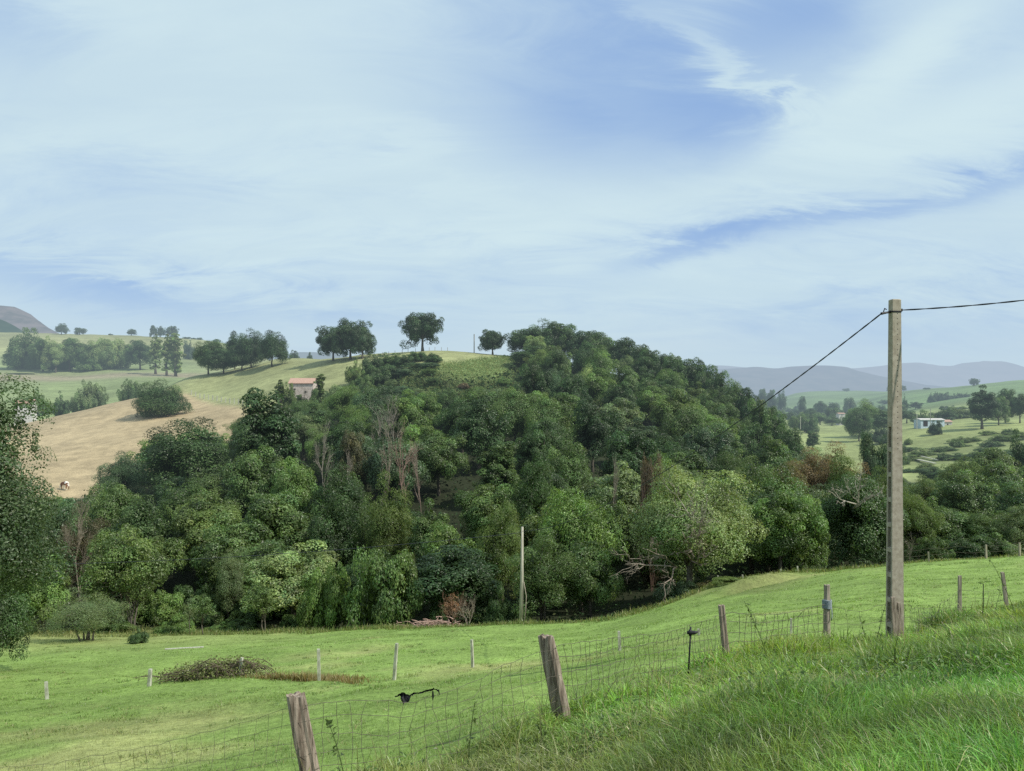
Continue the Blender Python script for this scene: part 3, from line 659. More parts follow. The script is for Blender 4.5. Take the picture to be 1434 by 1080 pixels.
# right valley trees
vt = [(1215, 300, 560, 52, 'light', 'big', 'large rounded green tree left of the concrete pole, in the valley field'), (1203, 280, 572, 42, 'dark', 'big', 'dark tree in front of the large rounded valley tree'), (1237, 290, 575, 36, 'dark', 'broad', 'dark valley tree just left of the pole'),
      (1375, 265, 540, 42, 'deep', 'cone', 'tall dark tree on the right pasture slope'), (1408, 285, 545, 36, 'dark', 'broad', 'rounded tree right of the tall dark tree on the slope'), (1428, 280, 552, 30, 'dark', 'broad', 'small tree at the right edge of the slope'), (1399, 275, 556, 30, 'mid', 'broad', 'green bush tucked against the tall dark tree'),
      (1309, 262, 589, 20, 'deep', 'dome', 'round dark bush in front of the white shed'), (1282, 560, 563, 20, 'blue', 'broad', 'rounded tree above the white shed'), (1138, 240, 603, 18, 'dark', 'cone', 'small dark upright tree in front of the valley field'),
      (1067, 700, 545, 16, 'blue', 'broad', 'blue-grey tree at the far left of the valley'), (1080, 690, 546, 18, 'blue', 'broad', 'second blue-grey tree at the far left of the valley'), (1095, 700, 545, 16, 'blue', 'broad', 'third blue-grey tree of the far valley'), (1123, 620, 555, 12, 'blue', 'broad', 'small upright tree in the far valley'),
      (1150, 600, 562, 20, 'blue', 'broad', 'tree at the middle of the far valley copse'), (1165, 560, 565, 24, 'blue', 'broad', 'wide tree of the far valley copse'), (1136, 480, 572, 22, 'dark', 'broad', 'dark tree left in the far valley copse'), (1127, 430, 580, 20, 'dark', 'broad', 'lower left tree of the far valley copse'), (1148, 440, 578, 26, 'mid', 'broad', 'green tree in front of the far valley copse'),
      (1165, 430, 584, 26, 'mid', 'broad', 'bush-like tree left of the small cream house'), (1190, 640, 557, 26, 'blue', 'dome', 'dark hedge-like tree under the far meadow'), (1185, 1350, 544, 11, 'blue', 'oak', 'lone tree on the far valley skyline'), (1246, 1150, 541, 9, 'blue', 'oak', 'tree on the skyline at the left side of the pole'), (1265, 1000, 540, 8, 'blue', 'oak', 'tree on the skyline at the right side of the pole'),
      (1298, 950, 543, 12, 'blue', 'dome', 'low tree on the right skyline nearest the pole'), (1364, 830, 530, 14, 'blue', 'oak', 'lone spreading tree high on the right skyline'), (1267, 520, 552, 10, 'dark', 'dome', 'tiny bush by the pole in the upper valley'),
      (1290, 330, 574, 34, 'mid', 'dome', 'bush left behind the white shed'), (1345, 340, 570, 50, 'olive', 'dome', 'olive bush on the slope behind the white shed'), (1322, 330, 572, 34, 'dark', 'dome', 'dark bush behind the white shed'), (1270, 350, 575, 30, 'dark', 'broad', 'dark tree right behind the pole near the shed'),
      (1345, 330, 579, 8, 'olive', 'broad', 'tiny sapling on the pasture right of the shed'), (1235, 262, 598, 40, 'deep', 'dome', 'dark low bushes at the pole, below the valley tree')]
for u, Y, top, w, ti, kd, lb in vt:
    tree(kd, u, Y, top, w, ti, label=lb, name='valley_bush' if kd == 'dome' else 'valley_tree', cat='bush' if kd == 'dome' else 'tree')
for i, u in enumerate(np.linspace(1305, 1352, 7)):
    tree('dome', u, 640, 550+random.uniform(-1, 1), 13, 'blue', label='dark clump of the long hedge across the right-hand slope', name='hedge_bush', cat='bush', group='hedge across the right-hand slope', dz=-.5)
for i in range(26):
    u = random.uniform(1100, 1250); Y = random.uniform(480, 900)
    tree('dome', u, Y, 0, random.uniform(9, 22), random.choice(['blue', 'dark', 'mid']), label='small distant tree scattered over the far valley floor', name='distant_tree', group='scattered distant valley trees', fixed_h=random.uniform(4, 9))

for i in range(60):
    u = random.uniform(1262, 1470); Y = random.uniform(182, 250)
    if 1282 < u < 1318 and Y > 198 and Y < 212: continue
    if u > 1285 and u < 1340 and Y > 225: continue
    tree('dome', u, Y, 0, random.uniform(16, 44), random.choice(['mid', 'olive', 'dark', 'olive']), label='low scrub bush scattered over the lower right pasture', name='scrub_bush', cat='bush', group='scrub bushes on the lower right pasture', fixed_h=random.uniform(.8, 2.4), dz=-.1)
for i in range(26):
    u = random.uniform(1085, 1262); Y = random.uniform(330, 520)
    tree(random.choice(['big', 'broad', 'dome']), u, Y, 0, random.uniform(14, 28), random.choice(['mid', 'blue', 'dark', 'olive']), label='one of the trees thickening the valley copse left of the concrete pole', name='copse_tree', group='trees of the valley copse', fixed_h=random.uniform(4, 8))
for i in range(9):
    u = 1322+i*14; Y = 470-i*9
    tree('dome', u, Y, 0, 15, 'blue', label='small bush in the thin hedge line high on the right slope', name='hedge_bush', cat='bush', group='thin hedge line on the right slope', fixed_h=random.uniform(1.5, 3))
# bare and dead trees
for u, Y, top, w, ti, lb in [(566, 96, 588, 62, (.95, .72, .66), 'largest bare pinkish tree in the centre of the wood'), (540, 98, 592, 44, (.9, .8, .72), 'bare tree left of the largest pinkish one'), (590, 97, 610, 44, (.95, .8, .75), 'bare tree right of the largest pinkish one'),
                            (525, 120, 560, 60, (.8, .8, .75), 'grey leafless tree behind the bare group, left'), (560, 124, 552, 60, (.75, .75, .7), 'grey leafless tree behind the bare group, right'), (456, 104, 588, 40, (.9, .9, .85), 'pale bare trunk left of the bare group'),
                            (482, 100, 625, 34, (.9, .85, .8), 'small bare tree below the stone barn'), (855, 88, 628, 36, (.8, .78, .7), 'bare greyish tree above the small upright tree'), (1275, 65, 745, 22, (.9, .85, .75), 'thin pale bare trunk right of the concrete pole foot'),
                            (112, 76, 700, 60, (.9, .85, .75), 'bare twiggy tree within the brownish left tree')]:
    special('bare', u, Y, top, w, ti, label=lb, name='bare_tree', free=.25)
for u, Y, top, w, ti, lb in [(912, 79, 634, 52, (.68, .50, .46), 'reddish leafless shrub up behind the big pale tree'), (634, 60, 828, 60, (.9, .62, .5), 'reddish dead brush at the meadow edge left of the slim pole'), (655, 59.5, 832, 46, (1.1, 1.05, .95), 'pale arching dead branches beside the reddish brush')]:
    special('twiggy', u, Y, top, w, ti, label=lb, name='dead_shrub', cat='shrub', free=.3)
tree('dome', 912, 80, 640, 50, (.14, .115, .08), label='reddish-brown dying bush behind the big pale tree', name='dying_bush', cat='bush')
tree('dome', 648, 178, 536, 22, (.19, .145, .08), label='small orange-brown bush on the green dome', name='dying_bush', cat='bush')
tree('young', 632, 60, 832, 34, (.26, .15, .08), label='rust-leaved dying sapling in the dead brush', name='dying_sapling')
tree('broad', 497, 108, 605, 44, (.12, .12, .055), label='brownish tree among greens below the stone barn', name='browning_tree')

# the white dead branches on the front of trees at the meadow edge
def limbs(name, mat_tint, start, ends, rad, label, seed):
    r = np.random.default_rng(seed); mb = MB()
    s = np.array(start)
    def br(p, q_, rd, lev):
        n = 6; ts = np.linspace(0, 1, n)[:, None]
        pts = p+(q_-p)*ts; Ld = np.linalg.norm(q_-p)
        pts[1:-1] += r.normal(size=(n-2, 3))*Ld*.05; pts[:, 2] += np.sin(ts[:, 0]*np.pi)*Ld*r.uniform(-.10, .14)
        mb.tube(pts, np.linspace(rd, rd*.35, n), 5 if lev == 0 else 4)
        if lev < 3:
            for j in range([6, 4, 3][lev]):
                i = r.integers(1, n-1); d = (q_-p)/Ld+unit(1, r)[0]*.9; d /= np.linalg.norm(d); d[1] = min(d[1], .15)
                br(pts[i], pts[i]+d*Ld*r.uniform(.25, .5), rd*.5, lev+1)
    for e in ends: br(s, np.array(e), rad, 0)
    o = obj(name, mb.mesh(name, M['pale_bark'], True), label=label, category='branch'); o.color = (*mat_tint, 1)
    return o
fr = lambda u, py, Y: tuple(at(u, py, Y))
limbs('dead_limb', (.8, .75, .7), fr(948, 795, 58), [fr(876, 790, 54.8), fr(900, 768, 54.8), fr(930, 815, 55)], .065, 'pale dead branches reaching left at the front of the big pale tree', 1)
limbs('dead_limb', (.85, .75, .74), fr(968, 785, 57.5), [fr(982, 745, 54.8), fr(1006, 765, 54.8), fr(956, 745, 54.8)], .065, 'pinkish dead branches in the middle of the big pale tree', 2)
limbs('dead_limb', (1, 1, .95), fr(975, 745, 57), [fr(962, 690, 54.5), fr(990, 700, 54.5), fr(950, 680, 55)], .055, 'thin bare upper branches of the big pale tree', 5)
limbs('dead_limb', (1.2, 1.2, 1.15), fr(1195, 712, 66), [fr(1170, 685, 64), fr(1215, 670, 64), fr(1238, 680, 64)], .07, 'white forked dead branch above the dark tree left of the pole', 3)

# ------------------------------------------------------------------ the wood: filling trees
COLS = [(110, 'at the far left end'), (200, 'above the feathery meadow bush'), (270, 'below the lone pasture bush'), (340, 'left of the tall dark tree'), (420, 'around the tall dark tree'), (490, 'downhill of the stone barn'), (545, 'left of the bare pinkish trees'),
        (610, 'near the bare pinkish trees'), (670, 'below the thin crest pole'), (730, 'above the slim pole'), (790, 'just right of the slim pole'), (850, 'above the dark hollow'), (910, 'left above the big pale tree'), (970, 'behind the big pale tree'),
        (1030, 'right above the big pale tree'), (1100, 'at the right end of the ridge'), (1180, 'near the rusty willows'), (1260, 'behind the concrete pole'), (3000, 'right of the concrete pole')]
placed = [(x, y, r_) for x, y, r_ in SP]
cand = []
for k in range(16000):
    Y = math.sqrt(random.uniform(58**2, 232**2)); u = random.uniform(-140, 1560)
    cand.append((u, Y))
cnt = 0; fills = []
for u, Y in cand:
    if not (interp(u, FMIN)+2.5 < Y < interp(u, FMAX)-2): continue
    if 610 < u < 730 and Y > interp(u, [(610, 174), (730, 188)]): continue
    x = (u-CX)/F*Y
    sp = 6.0+Y/110
    if any((x-a)**2+(Y-b)**2 < (max(r_, 0)+sp*.55)**2 if r_ < 90 else False for a, b, r_ in placed[:len(SP)]): continue
    if any((x-a)**2+(Y-b)**2 < sp**2 for a, b, _ in placed[len(SP):]): continue
    placed.append((x, Y, 0)); fills.append((x, Y, u))
used = {}
for x, Y, u in fills:
    front = Y-interp(u, FMIN) < 12
    n = vnoise(np.array([x/26]), np.array([Y/26]), 77)[0]+random.uniform(-.3, .3)
    if u > 1150: kd, hh, ww = random.choice(['fine', 'dome', 'fine', 'broad']), random.uniform(3.0, 5.0), random.uniform(6.5, 9.5)
    elif n > .28: kd, hh, ww = 'fine', random.uniform(6.5, 9.5), random.uniform(6.5, 9)
    elif n < -.42 and not front: kd, hh, ww = 'cone', random.uniform(7.5, 9.5), random.uniform(5.5, 7)
    else: kd, hh, ww = random.choice(['broad', 'broad', 'broad', 'big']), random.uniform(7.5, 11.5), random.uniform(6.8, 9.4)
    if front: hh *= .74
    if u < 330 and Y > 105: hh *= .72
    gz_ = Hs(x, Y)
    if Y > 75: hh = max(2.0, min(hh, E-(interp(u, [(0, 702), (118, 697), (140, 660), (190, 620), (210, 592), (330, 598), (345, 585), (395, 575), (462, 530), (600, 545), (738, 545), (748, 470), (800, 470), (900, 500), (1000, 535), (1060, 572), (1130, 625), (1200, 655)])-HY)/F*Y-gz_))
    for ua, ub, pt in ((385, 462, 560), (600, 738, 540), (462, 600, 540), (1150, 1270, 640)):
        if ua < u < ub and Y > 75:
            hh = max(min(hh, E-(pt-HY)/F*Y-gz_), 2.0); ww = min(ww, hh*1.35+1.5)
    ti = random.choices(['dark', 'deep', 'mid', 'olive', 'grey', 'blue', 'light', 'pale'], [6, 2, 9, 3, 2, 3, 3, .5 if Y > 110 else .3])[0]
    c0 = np.array(T[ti])*random.uniform(.85, 1.15)
    p = P(u, Y, -.05)
    colr = {'dark': 'dark green', 'deep': 'very dark green', 'mid': 'mid green', 'olive': 'olive green', 'grey': 'grey-green', 'blue': 'blue-green', 'light': 'fresh green', 'pale': 'pale green'}[ti]
    shape = {'broad': 'rounded', 'big': 'wide', 'fine': 'feathery', 'cone': 'tall', 'dome': 'bushy'}[kd]
    rowt = ['front row', 'second row', 'lower slope', 'middle slope', 'upper slope', 'top of the slope'][int(np.searchsorted([10, 26, 48, 80, 115], Y-interp(u, FMIN)))]
    ct = next(b for a, b in COLS if u < a)
    lab = f'{colr} {shape} wood tree, {rowt}, {ct}'
    used[lab] = used.get(lab, 0)+1
    tree(kd, u, Y, 0, ww*F/Y, tuple(c0), label=lab, name={'fine': 'feathery_tree', 'cone': 'tall_tree'}.get(kd, 'broadleaf_tree'), group='trees packed in the wood', fixed_h=hh, xyz=p)
print('FILL', len(fills), 'dup labels', sum(v for v in used.values() if v > 1))

# undergrowth: one mass of ferns and brambles nobody could count
def scatter_leaves(n, test, ymin, ymax, umin, umax, hmax, size, colr, colvar=.3, power=1.0, up=.8):
    Y = np.exp(rng.uniform(math.log(ymin), math.log(ymax), n)) if power == 1 else np.sqrt(rng.uniform(ymin**2, ymax**2, n))
    u = rng.uniform(umin, umax, n); k = test(u, Y); u = u[k]; Y = Y[k]; x = (u-CX)/F*Y
    hm = hmax*(.4+.9*np.clip(fbm(x/3, Y/3, 3, 91)+.5, 0, 1))
    z = H(x, Y)+rng.uniform(0, 1, len(x))*hm
    N = unit(len(x))*.8+np.array([0, -.2, up]); N /= np.linalg.norm(N, axis=1)[:, None]
    S = size*np.clip(Y/100, .6, 2.2)*rng.uniform(.6, 1.4, len(x))
    V, q = leaf_quads(np.stack([x, Y, z], -1), N, S)
    val = np.clip(1+colvar*rng.normal(size=len(x)), .3, 2)*(.75+.6*np.clip(fbm(x/9, Y/9, 3, 15)+.5, 0, 1))
    c = val[:, None]*np.array(colr)[None, :]; c[:, 0] *= 1+.15*rng.normal(size=len(x))
    return V, q, np.repeat(np.clip(c, .005, 1), 4, 0)
M['under'] = mat_leaf('undergrowth_leaf', .3, .85, .08, use_obj=False)
a_ = scatter_leaves(70000, lambda u, Y: (Y > interp(u, FMIN)) & (Y < interp(u, FMAX)+3), 56, 235, -150, 1600, 1.3, .42, (.045, .07, .03), power=2)
b_ = scatter_leaves(60000, lambda u, Y: (Y < interp(u, [(545, 196), (600, 200), (640, 204), (730, 226)])+rng.normal(size=len(u))*2) & (Y > 150), 165, 228, 560, 745, .25, .15, (.175, .225, .09), colvar=.15)
n0 = len(a_[0])
V = np.vstack([a_[0], b_[0]]); q = np.vstack([a_[1], b_[1]+n0]); cc_ = np.vstack([a_[2], b_[2]])
obj('undergrowth', mesh_np('undergrowth', V, [q], cc_, M['under']), kind='stuff', label='bracken and bramble undergrowth covering the wooded slope and green dome', category='undergrowth')

# ------------------------------------------------------------------ big tree at the left picture edge
def near_tree():
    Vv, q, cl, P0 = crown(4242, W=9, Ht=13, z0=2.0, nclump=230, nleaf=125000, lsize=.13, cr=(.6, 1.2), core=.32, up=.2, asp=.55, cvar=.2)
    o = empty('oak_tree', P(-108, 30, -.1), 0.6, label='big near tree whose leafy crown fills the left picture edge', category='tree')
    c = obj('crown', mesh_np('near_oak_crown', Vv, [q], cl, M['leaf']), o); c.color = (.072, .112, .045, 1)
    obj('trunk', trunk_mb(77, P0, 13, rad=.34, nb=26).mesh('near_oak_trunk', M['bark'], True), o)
    w0, h0 = dims(Vv)
    o.scale = (1.0, 1.0, (E-(485-HY)/F*30-o.location.z)/h0)
    o2 = empty('broadleaf_tree', P(-20, 38, -.1), 0, label='low dark tree at the left picture edge under the big near tree', category='tree')
    me, tm, w, h = PROTO['big'][0]
    o2.scale = (3.6/w, 3.6/w, 4.0/h); c = obj('crown', me, o2); c.color = (*T['dark'], 1); obj('trunk', tm, o2)
near_tree()

exec_parts = True
# ------------------------------------------------------------------ buildings
M['stone'] = mat_simple('old_rubble_wall', (.44, .37, .32), (.62, .54, .48), 2.2, bdist=.08, bump=.6)
M['tile'] = mat_simple('clay_roof_tiles', (.36, .22, .165), (.48, .33, .26), 3, stretch=(3, 1, 1))
M['white'] = mat_simple('white_render', (.46, .44, .41), (.62, .6, .57), 1.5)
M['bluewall'] = mat_simple('pale_blue_sheet', (.45, .55, .62), (.6, .7, .76), 1.5)
M['darkopen'] = mat_simple('dark_opening', (.03, .03, .03), (.05, .045, .04), 3)
def house(name, u, Y, py_ridge, w, d, hw, hr, wallm, roofm, label, cat, openings, rz=0, overhang=.25, py_is_base=False):
    p = P(u, Y)
    z0 = E-(py_ridge-HY)/F*Y-hw-hr
    o = empty(name, (p.x, p.y, z0), rz, label=label, category=cat)
    mb = MB()
    base = min(0, p.z-z0)-1.5
    x, y = w/2, d/2
    v = [(-x, -y, base), (x, -y, base), (x, y, base), (-x, y, base), (-x, -y, hw), (x, -y, hw), (x, y, hw), (-x, y, hw), (-x, 0, hw+hr), (x, 0, hw+hr)]
    mb.add(v, [(0, 1, 5, 4), (2, 3, 7, 6)], [(4, 8, 7), (5, 6, 9)]); mb.add(np.array(v), [(3, 0, 4, 7), (1, 2, 6, 5)])
    obj('wall', mb.mesh('wall', wallm), o)
    rb = MB(); oh = overhang; s = hr/y; th = .14
    for sg in (-1, 1):
        a = [(-x-oh, sg*(y+oh), hw-oh*s+.02), (x+oh, sg*(y+oh), hw-oh*s+.02), (x+oh, 0, hw+hr+.02), (-x-oh, 0, hw+hr+.02)]
        b = [(i, j, k_+th) for i, j, k_ in a]
        rb.add(a+b, [(0, 1, 2, 3), (7, 6, 5, 4), (0, 4, 5, 1), (1, 5, 6, 2), (3, 2, 6, 7), (0, 3, 7, 4)])
    obj('roof', rb.mesh('roof', roofm), o)
    for nm, ox, oz, ow, ohh in openings:
        wb = MB(); wb.box((ox, -y-.01, oz), (ow, .08, ohh)); obj(nm, wb.mesh(nm, M['darkopen']), o)
    return o
house('stone_barn', 425, 186, 530.5, 5.6, 4.0, 4.6, 1.1, M['stone'], M['tile'], 'old stone barn with red tiled roof half hidden by the wood', 'barn', [('window', -1.5, 3.2, .35, .35), ('window', 1.0, 2.6, .4, .45), ('door', -.4, .9, 1.0, 1.9)])
house('cottage', 36, 262, 560, 5.4, 4, 2.2, 1.3, M['white'], M['tile'], 'small white cottage with red roof behind the left oak', 'house', [('window', 1.3, 1.2, .7, .8), ('door', -.6, 1.0, .8, 1.8)], rz=.2)
house('farm_shed', 1301, 288, 586.5, 8.6, 5, 2.3, .4, M['bluewall'], M['white'], 'pale blue and white farm shed in the right valley', 'shed', [('door', -2.6, 1.0, 1.6, 2.0), ('window', 2.0, 1.6, 1.2, .7)])
house('farmhouse', 1323, 292, 588.5, 3.2, 4, 2.1, .6, M['white'], M['tile'], 'small white annexe right of the pale blue shed', 'house', [('window', 0, 1.2, .5, .5)])
house('farmhouse', 1177, 440, 578.5, 3.4, 4, 2.0, .4, M['white'], M['tile'], 'small cream house left of the large valley tree', 'house', [('window', 0, 1.3, .5, .5)])

# ------------------------------------------------------------------ poles, posts, fences
M['concrete'] = mat_simple('weathered_concrete', (.27, .235, .18), (.40, .36, .29), 9, bdist=.005, bump=.5, detail=10)
M['concrete_dark'] = mat_simple('recess_concrete', (.13, .115, .09), (.22, .20, .16), 14, bdist=.01)
M['oldwood'] = mat_simple('split_weathered_wood', (.10, .075, .055), (.40, .335, .27), 26, stretch=(1, 1, .07), bdist=.02, bump=1.0, detail=6)
M['greywood'] = mat_simple('grey_weathered_wood', (.15, .13, .10), (.42, .37, .29), 26, stretch=(1, 1, .07), bdist=.015, bump=.9)
M['palewood'] = mat_simple('pale_lichened_wood', (.24, .24, .18), (.52, .52, .44), 14, stretch=(1, 1, .3), bdist=.01)
M['wire'] = mat_simple('rusty_wire', (.06, .055, .042), (.13, .115, .085), 30, spec=.4)
M['cable'] = mat_simple('black_cable', (.02, .022, .028), (.045, .05, .06), 30, rough=.5)
M['black'] = mat_simple('black_plastic', (.012, .012, .014), (.03, .03, .034), 20, rough=.45)
M['cord'] = mat_simple('blue_grey_cord', (.14, .18, .20), (.27, .31, .33), 30)

def concrete_pole():
    Y0 = 17.5; p = P(1253, Y0); zt = E-(420.5-HY)/F*Y0
    root = empty('utility_pole', (p.x, p.y, p.z-.5), 0, label='tall weathered concrete utility pole with a ladder of recesses', category='utility pole')
    hgt = zt-(p.z-.5); ang = math.atan2(p.x, p.y)
    rz = -ang+R(34)
    root.rotation_euler.z = rz
    # local: -y face looks to the camera's right-front, -x face is the recessed side
    wb, wt = .295, .20; db, dt = .25, .155
    def hw(z): f = z/hgt; return (wb+(wt-wb)*f)/2, (db+(dt-db)*f)/2
    mb = MB(); rc = MB()
    nz = 60; zs = [0]
    # recess bands on the -x face
    bands = []; z = .55
    while z+.47 < hgt*.725: bands.append((z, z+.47)); z += .555
    dep = .05; mg = .045
    cuts = sorted({0.0, hgt} | {a for b in bands for a in b})
    for z0, z1 in zip(cuts[:-1], cuts[1:]):
        x0, y0 = hw(z0); x1, y1 = hw(z1)
        A = np.array([(-x0, -y0, z0), (x0, -y0, z0), (x0, y0, z0), (-x0, y0, z0), (-x1, -y1, z1), (x1, -y1, z1), (x1, y1, z1), (-x1, y1, z1)])
        faces = [(0, 1, 5, 4), (2, 3, 7, 6)]
        isb = (z0, z1) in bands
        if not isb: faces += [(3, 0, 4, 7), (1, 2, 6, 5)]
        mb.add(A, faces)
        if isb:
            for sg in (-1, 1):
                o0 = np.array([(sg*x0, -y0, z0), (sg*x0, -y0+mg, z0), (sg*x1, -y1, z1), (sg*x1, -y1+mg, z1), (sg*x0, y0, z0), (sg*x0, y0-mg, z0), (sg*x1, y1, z1), (sg*x1, y1-mg, z1)])
                mb.add(o0, [(0, 1, 3, 2), (4, 5, 7, 6)])
                i0 = np.array([(sg*x0, -y0+mg, z0), (sg*x0, y0-mg, z0), (sg*x1, y1-mg, z1), (sg*x1, -y1+mg, z1)]); i1 = i0.copy(); i1[:, 0] -= sg*dep
                i1[0, 2] += .02; i1[1, 2] += .02; i1[2, 2] -= .02; i1[3, 2] -= .02
                mb.add(np.vstack([i0, i1]), [(0, 1, 5, 4), (1, 2, 6, 5), (2, 3, 7, 6), (3, 0, 4, 7)])
                rc.add(i1, [(0, 1, 2, 3)])
    x1, y1 = hw(hgt); c_ = .02
    mb.add([(-x1, -y1, hgt), (x1, -y1, hgt), (x1, y1, hgt), (-x1, y1, hgt), (-x1+c_, -y1+c_, hgt+.018), (x1-c_, -y1+c_, hgt+.018), (x1-c_, y1-c_, hgt+.018), (-x1+c_, y1-c_, hgt+.018)],
           [(4, 5, 6, 7), (0, 1, 5, 4), (1, 2, 6, 5), (2, 3, 7, 6), (3, 0, 4, 7)])
    obj('shaft', mb.mesh('pole_shaft', M['concrete']), root)
    obj('recess', rc.mesh('pole_recess', M['concrete_dark']), root)
    hb = MB(); z = hgt*.99-.22
    while z > hgt*.60:
        x_, y_ = hw(z); hb.tube([(0.01, -y_-.0015, z), (0.01, -y_+.02, z)], .011, 8); z -= .115
    obj('bolt_hole', hb.mesh('bolt_holes', M['darkopen']), root)
    # clamp carrying the cable
    cb = MB(); zc = hgt-.26; x_, y_ = hw(zc)
    cb.box((0, 0, zc), (2*x_+.016, 2*y_+.016, .035)); cb.tube([(-x_, 0, zc), (-x_-.10, -.02, zc-.02), (-x_-.26, -.06, zc-.05)], [.03, .022, .03], 8)
    cb.tube([(-x_-.10, 0, zc+.05), (-x_-.16, -.03, zc+.07), (-x_-.2, -.04, zc-.02)], .012, 6); cb.box((x_+.03, -.02, zc+.04), (.06, .05, .06))
    obj('cable_clamp', cb.mesh('cable_clamp', M['black']), root)
    Mx = Matrix.Translation(root.location)@Matrix.Rotation(rz, 4, 'Z')
    return Mx@Vector((-x_-.26, -.06, zc-.05)), Mx@Vector((x_+.05, -.02, zc+.04))
pA, pB = concrete_pole()

# slim pale wooden pole at the meadow's far edge
Yp = 56.5; p = P(729, Yp, -.5); top = at(731.5, 738, Yp)
mb = MB(); mb.tube([p, (p+top)/2+Vector((.03, 0, 0)), top], [.15, .125, .085], 10)
slim = obj('wooden_pole', mb.mesh('wooden_pole', mat_simple('pale_pole_wood', (.27, .25, .20), (.44, .42, .35), 8, stretch=(1, 1, .1), bdist=.01), True), label='slim pale wooden utility pole at the far edge of the meadow', category='utility pole')
q0 = at(733.5, 815, Yp-.1); q1 = P(733, Yp-.1, -.2)
mb = MB(); mb.tube([q0, at(737, 835, Yp-.2), at(736, 855, Yp-.2), q1], .035, 6)
obj('hanging_cable', mb.mesh('hanging_cable', M['greywood'], True), label='thin loose cable hanging down beside the slim pale pole', category='cable')

def catenary(a, b, sag, n=40):
    t_ = np.linspace(0, 1, n)[:, None]; a = np.array(a); b = np.array(b)
    P_ = a+(b-a)*t_; P_[:, 2] -= 4*sag*t_[:, 0]*(1-t_[:, 0]); return P_
def cable(a, b, sag, r0, label, twist=False, r1=None):
    c = catenary(a, b, sag, 70); mb = MB(); r1 = r1 or r0
    if twist:
        L = np.concatenate([[0], np.cumsum(np.linalg.norm(np.diff(c, axis=0), axis=1))])
        s_ = np.linspace(0, L[-1], 500); c = np.stack([np.interp(s_, L, c[:, i]) for i in range(3)], -1)
        for ph in (0, math.pi):
            o = np.stack([np.cos(s_*7+ph)*.0, np.cos(s_*7+ph), np.sin(s_*7+ph)], -1)*.0075
            mb.tube(c+o, r0, 5)
    else: mb.tube(c, np.linspace(r0, r1, len(c)), 5)
    obj('power_cable', mb.mesh('power_cable', M['cable'], True), label=label, category='cable', group='power cables')
cable(pA, at(731.5, 744, Yp), 1.15, .012, 'twisted black cable sagging from the concrete pole down to the slim pole', True)
cable(pB, at(1700, 379, 15.0), .12, .010, 'twisted black cable running from the concrete pole out of the right edge', True)
cable(at(731, 746, Yp), at(-260, 790, 62), .9, .02, 'thin cable running left from the slim pole in front of the wood', False)

def post(u, Y, top_py, wpx, mat, label, name='fence_post', lean=(0, 0), group=None, split=True, square=False, bury=.3, seed=0, dz=0, flat=.8):
    r = np.random.default_rng(seed+abs(int(u))); p = P(u, Y, dz); zt = E-(top_py-HY)/F*Y; h = zt-p.z
    rad = wpx*Y/F/2*.88; mb = MB(); n = 18 if not square else 4
    zs = np.concatenate([[-bury], np.linspace(0, h, 9)]); rings = []
    if square: aa = np.arange(4)*np.pi/2+np.pi/4+r.uniform(-.4, .4); prof = np.full(4, 1.25)
    else: aa = np.arange(n)/n*2*np.pi; prof = 1+.17*np.sin(aa*2+r.uniform(0, 6))+.13*np.sin(aa*3+r.uniform(0, 6))+r.uniform(-.11, .11, n)
    for z in zs:
        f = max(z, 0)/h; rr = rad*prof*(1.05-.12*f)*(1+.03*r.normal(size=n))
        rings.append(np.stack([np.cos(aa)*rr, np.sin(aa)*rr*flat, np.full(n, z)+(r.uniform(-.05, .03, n)*rad*6*split if z == zs[-1] else 0)], -1)+np.array([lean[0]*f*h, lean[1]*f*h, 0]))
    V = np.vstack(rings+[np.array([[lean[0]*h, lean[1]*h, h-(.02*split)]])])
    q = [(i*n+j, i*n+(j+1) % n, (i+1)*n+(j+1) % n, (i+1)*n+j) for i in range(len(zs)-1) for j in range(n)]
    L = (len(zs)-1)*n
    mb.add(V, q, [(L+j, L+(j+1) % n, len(V)-1) for j in range(n)])
    props = dict(label=label, category='fence post')
    if group: props['group'] = group
    o = obj(name, mb.mesh(name, mat), None, p, **props)
    return o, p+Vector((lean[0]*h, lean[1]*h, h))
ow, gw, pw = M['oldwood'], M['greywood'], M['palewood']
g1 = 'weathered posts of the near wire fence'
post(440, 8.5, 972, 27, ow, 'thick cracked wooden post at the bottom left, nearest of all', lean=(-.19, 0), group=g1, seed=3)
post(789, 10.6, 891, 25, ow, 'leaning split wooden post at the centre bottom, catching sun', lean=(-.20, .03), group=g1, seed=5)
post(1019, 15.0, 847, 10, ow, 'thin leaning wooden post left of the corded post', lean=(-.10, 0), group=g1, seed=7)
post(1158, 16.6, 819, 10, gw, 'grey upright post bound with blue-grey cord', lean=(0, 0), group=g1, seed=9)
post(1344, 24, 806, 5.5, gw, 'pale post just right of the concrete pole', lean=(0, 0), group=g1, seed=11, square=True)
post(1410, 25, 801, 5.5, gw, 'pale slanting post near the right picture edge', lean=(-.13, 0), group=g1, seed=13, square=True)
post(-135, 9.3, 1047, 24, ow, 'weathered post just outside the left bottom corner', group=g1)
# cord round the grey post
p = P(1158, 16.6); mb = MB()
zc = E-(846-HY)/F*16.6
for k in range(7):
    z = zc+(k-3)*.026; aa = np.linspace(0, 2*np.pi, 13)
    mb.tube(np.stack([p.x+.088*np.cos(aa), p.y+.075*np.sin(aa), z+.01*np.sin(aa*2)], -1), .016, 5, cap=False)
mb.tube([(p.x+.08, p.y-.05, zc-.1), (p.x+.085, p.y-.06, zc-.25), (p.x+.06, p.y-.07, zc-.33)], .011, 5)
obj('cord_binding', mb.mesh('cord_binding', M['cord'], True), label='blue-grey cord wound around the grey fence post', category='cord')
